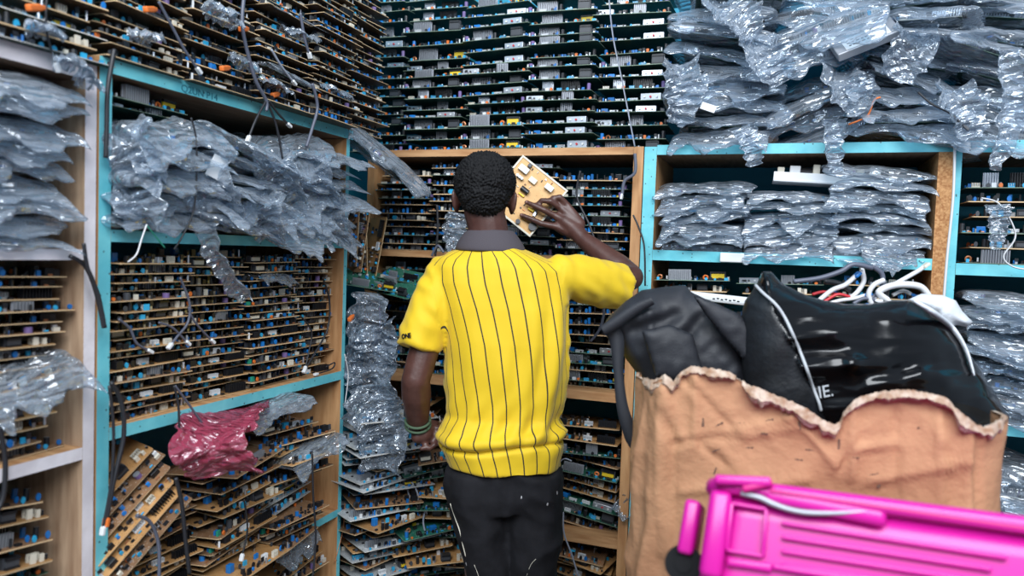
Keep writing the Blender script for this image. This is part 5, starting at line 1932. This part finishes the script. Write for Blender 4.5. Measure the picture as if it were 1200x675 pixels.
# white rag and the tangle of plug leads behind the bag
RG = [(1062, 352), (1080, 344), (1105, 346), (1120, 352), (1128, 365), (1141, 378), (1132, 383), (1118, 380), (1122, 392), (1108, 384), (1088, 366)]
tag(link('rag', inflate('rag', RG, lambda x, y: 1.70, 0.03, 0.03, 16, 'cloth_white', wr=lambda x, y: 0.006 * mn.noise(Vector((x * 0.11, y * 0.11, 5))), step=2.5)), 'white fluffy rag behind the shiny black bag', 'rag')
zc = 1.78
LEADS = [
    ([(1090, 350), (1078, 336), (1050, 334), (1030, 342), (1040, 352)], 0.011, 'cable_white', 'thick white lead looped beside the white rag', 'white'),
    ([(1022, 356), (1030, 342), (1050, 332), (1075, 318), (1082, 313)], 0.007, 'cable_white', 'white lead ending in a cream plug pointing up', 'cream'),
    ([(960, 352), (975, 340), (990, 334), (1002, 324)], 0.008, 'cable_white', 'white lead with blue plug in the tangle', 'blue'),
    ([(988, 352), (1002, 345), (1012, 330), (1010, 316)], 0.008, 'cable_white', 'white lead rising left of the loops', 'white'),
    ([(1022, 358), (1018, 345), (1024, 334), (1036, 328)], 0.008, 'cable_white', 'white lead bent in an arc in the tangle', None),
    ([(970, 356), (985, 352), (1000, 350), (1014, 346)], 0.006, 'cable_white', 'lead with big blue plug low in the tangle', 'blue'),
    ([(955, 358), (968, 352), (982, 345), (996, 348)], 0.005, 'red', 'red lead low in the tangle', None),
    ([(952, 345), (966, 342), (985, 346)], 0.005, 'red', 'red lead next to the shiny bag\'s top', 'white'),
    ([(930, 330), (960, 326), (985, 318), (1000, 310), (1022, 314)], 0.008, 'ribbon', 'grey ribbon lead arching over the tangle', None),
    ([(1022, 312), (1034, 322), (1032, 340), (1020, 350)], 0.008, 'ribbon', 'grey ribbon lead falling in the middle of the tangle', None),
    ([(1046, 346), (1058, 341), (1068, 345)], 0.006, 'cable_white', 'white lead with blue end under the thick loop', 'blue'),
    ([(966, 330), (982, 332), (996, 340)], 0.009, 'cable_black', 'fat black lead in the tangle', None),
    ([(1000, 356), (1012, 350), (1026, 352)], 0.006, 'ribbon', 'grey lead end at the bag\'s top edge', 'white'),
]
for k, (pts, r, m_, lab_, pl_) in enumerate(LEADS):
    cable([P(x, y, zc + 0.012 * ((k * 5) % 4) - 0.02) for x, y in pts], r, m_, lab_, pl_, 'plug leads on the box')
lone_bag(6, ony(1040, 303, 2.38), (0.1, 0.1, 0.1), (0.6, 0.6, 0.8), 'clear bag of blue wire beside the tangle of leads', GREEN[0])

# ------------------------------------------------------------------ pink plastic storage bin in front
pk = empty('storage_bin', (0.235, 1.235, 0.0))
tag(pk, 'bright pink plastic storage bin standing before the cardboard box', 'storage bin')
PX0, PX1, PY0, PY1 = -0.093, 0.56, 1.08, 1.36
PZT = ony(835, 558, PY0).z
cxp, cyp = pk.location.x, pk.location.y


def rrect(x0, x1, y0, y1, r, z, n=8):
    out = []
    for (cx, cy_, a0) in ((x1 - r, y1 - r, 0), (x0 + r, y1 - r, PI / 2), (x0 + r, y0 + r, PI), (x1 - r, y0 + r, 1.5 * PI)):
        for k in range(n + 1):
            a_ = a0 + PI / 2 * k / n
            out.append(Vector((cx + r * math.cos(a_) - cxp, cy_ + r * math.sin(a_) - cyp, z)))
    return out


PB = 0.60
TILT = math.radians(22)      # the bin leans back against the cardboard box
PIV = Vector((0, PY0, PZT))
pk.rotation_euler = (-TILT, 0, 0)
home = PIV + Matrix.Rotation(-TILT, 3, 'X') @ (Vector((cxp, cyp, 0)) - PIV)
mb = MB()
rg_ = []
for z, gx, r in ((PB, -0.03, 0.05), (PB + 0.004, -0.024, 0.055), (PZT - 0.20, 0.020, 0.06), (PZT - 0.12, 0.010, 0.055), (PZT - 0.05, 0.0, 0.05), (PZT - 0.022, -0.004, 0.045)):
    rg_.append(rrect(PX0 - gx + 0.005, PX1 + gx, PY0 - gx * 0.15 + 0.004, PY1 + gx * 0.3, r, z))
mb.loft(rg_, 'pink')
mb.build('body', pk, True)
mb = MB()
rg_ = [rrect(PX0, PX1 + 0.006, PY0 - 0.004, PY1 + 0.006, 0.045, PZT - 0.0215), rrect(PX0 - 0.004, PX1 + 0.01, PY0 - 0.010, PY1 + 0.01, 0.048, PZT - 0.017), rrect(PX0 - 0.004, PX1 + 0.01, PY0 - 0.010, PY1 + 0.01, 0.048, PZT - 0.006),
       rrect(PX0, PX1 + 0.006, PY0 - 0.005, PY1 + 0.006, 0.045, PZT), rrect(PX0 + 0.03, PX1 - 0.03, PY0 + 0.03, PY1 - 0.03, 0.03, PZT + 0.002), rrect(PX0 + 0.045, PX1 - 0.045, PY0 + 0.045, PY1 - 0.045, 0.03, PZT - 0.008)]
mb.loft(rg_, 'pink')
mb.build('lid', pk, True)


def onf(px, py, lift=0.0):
    d_ = ray(px, py)
    n_ = Vector((0, -math.cos(TILT), math.sin(TILT)))
    s_ = PIV + n_ * (lift - 0.002)
    q = CAM + d_ * ((s_ - CAM).dot(n_) / d_.dot(n_))
    q = Matrix.Rotation(TILT, 3, 'X') @ (q - PIV) + PIV
    return Vector((q.x - cxp, q.y - cyp, q.z))


def bar(px0, py0, px1, py1, w, d, m_, nm, bev=0.003, lift=0.0):
    a_, b_ = onf(px0, py0, lift), onf(px1, py1, lift)
    t_ = b_ - a_
    L_ = t_.length
    mb = MB()
    mb.bbox((0, 0, 0), (L_, d, w), min(bev, w * 0.3, d * 0.3), m_)
    o = mb.build(nm, pk, True, loc=(a_ + b_) / 2)
    o.rotation_euler = (0, -math.atan2(t_.z, t_.x), 0)
    return o


# rounded corner post at the left, ledge, panels, ribs
bar(846, 575, 832, 678, 0.030, 0.030, 'pink', 'corner_rib', 0.010).rotation_euler
for o_ in [o for o in pk.children if o.name.startswith('corner_rib')]:
    pass
bar(838, 563, 904, 566, 0.013, 0.034, 'pink', 'lid_clip', 0.006, 0.008)
bar(870, 574, 905, 565, 0.010, 0.02, 'pink_deep', 'hinge_pin', 0.004, 0.014)
bar(862, 572, 1260, 630, 0.008, 0.016, 'pink', 'rim_rib', 0.003, 0.006)
bar(902, 575, 1260, 628, 0.005, 0.006, 'pink_deep', 'rim_groove', 0.001, 0.012)
HP = [(868, 578), (890, 583), (905, 590), (925, 597), (950, 601), (985, 601), (1016, 599)]
MB().tube([onf(x, y, 0.012) for x, y in HP], [0.003, 0.004, 0.004, 0.0035, 0.0035, 0.003, 0.002], 'alu', 8, 5).build('bail_handle', pk, True)['label'] = 'metal bail handle'
MB().bbox((0, 0, 0), (0.15, 0.016, 0.024), 0.008, 'pink').build('handle_grip', pk, True, loc=onf(965, 593, 0.006)).rotation_euler = (0, math.radians(4), 0)
PNL = [(858, 592), (896, 598), (893, 655), (852, 648)]
a_, b_ = onf(876, 595), onf(872, 652)
for (x0, y0, x1, y1) in ((856, 590, 898, 597), (898, 597, 894, 652), (852, 645, 894, 652), (858, 590, 852, 645)):
    bar(x0, y0, x1, y1, 0.005, 0.012, 'pink', 'panel_edge', 0.002, 0.002)
bar(852, 658, 905, 666, 0.012, 0.012, 'pink', 'panel_edge', 0.004, 0.002)
bar(905, 664, 1260, 722, 0.008, 0.012, 'pink', 'panel_edge', 0.003, 0.002)
for k in range(4):
    y0 = 613 + 16.5 * k
    bar(916, y0, 1180 - 18 * k, y0 + (1180 - 18 * k - 916) * 0.155, 0.006, 0.010, 'pink', 'rib', 0.003, 0.001)
# end handle and wheel at the left end
eh = MB()
q = onf(824, 600)
eh.bbox((0, 0, 0), (0.022, 0.10, 0.075), 0.006, 'pink')
o = eh.build('end_handle', pk, True, loc=(PX0 - 0.022 - cxp, PY0 + 0.075 - cyp, onf(820, 618).z))
o.rotation_euler = (0, 0.08, 0)
wl_ = MB()
wl_.cyl((0, -0.012, 0), 0.026, 0.024, 'rubber', 24, axis='y')
wl_.cyl((0, -0.014, 0), 0.012, 0.028, 'rubber', 16, axis='y')
wl_.build('wheel', pk, loc=(PX0 - 0.026 - cxp, PY0 + 0.05 - cyp, onf(808, 662).z))
pk.location = home
# table that carries the bin, below the picture
tb = tag(empty('wooden_table', (0.235, 1.22, 0)), 'plain low wooden table under the pink bin', 'table')
MB().bbox((0, 0, 0.5805), (0.70, 0.36, 0.035), 0.005, 'wood_h').build('table_top', tb)
for sx in (-0.31, 0.31):
    for sy in (-0.14, 0.14):
        MB().bbox((sx, sy, 0.28), (0.04, 0.04, 0.56), 0.004, 'wood').build('leg', tb)
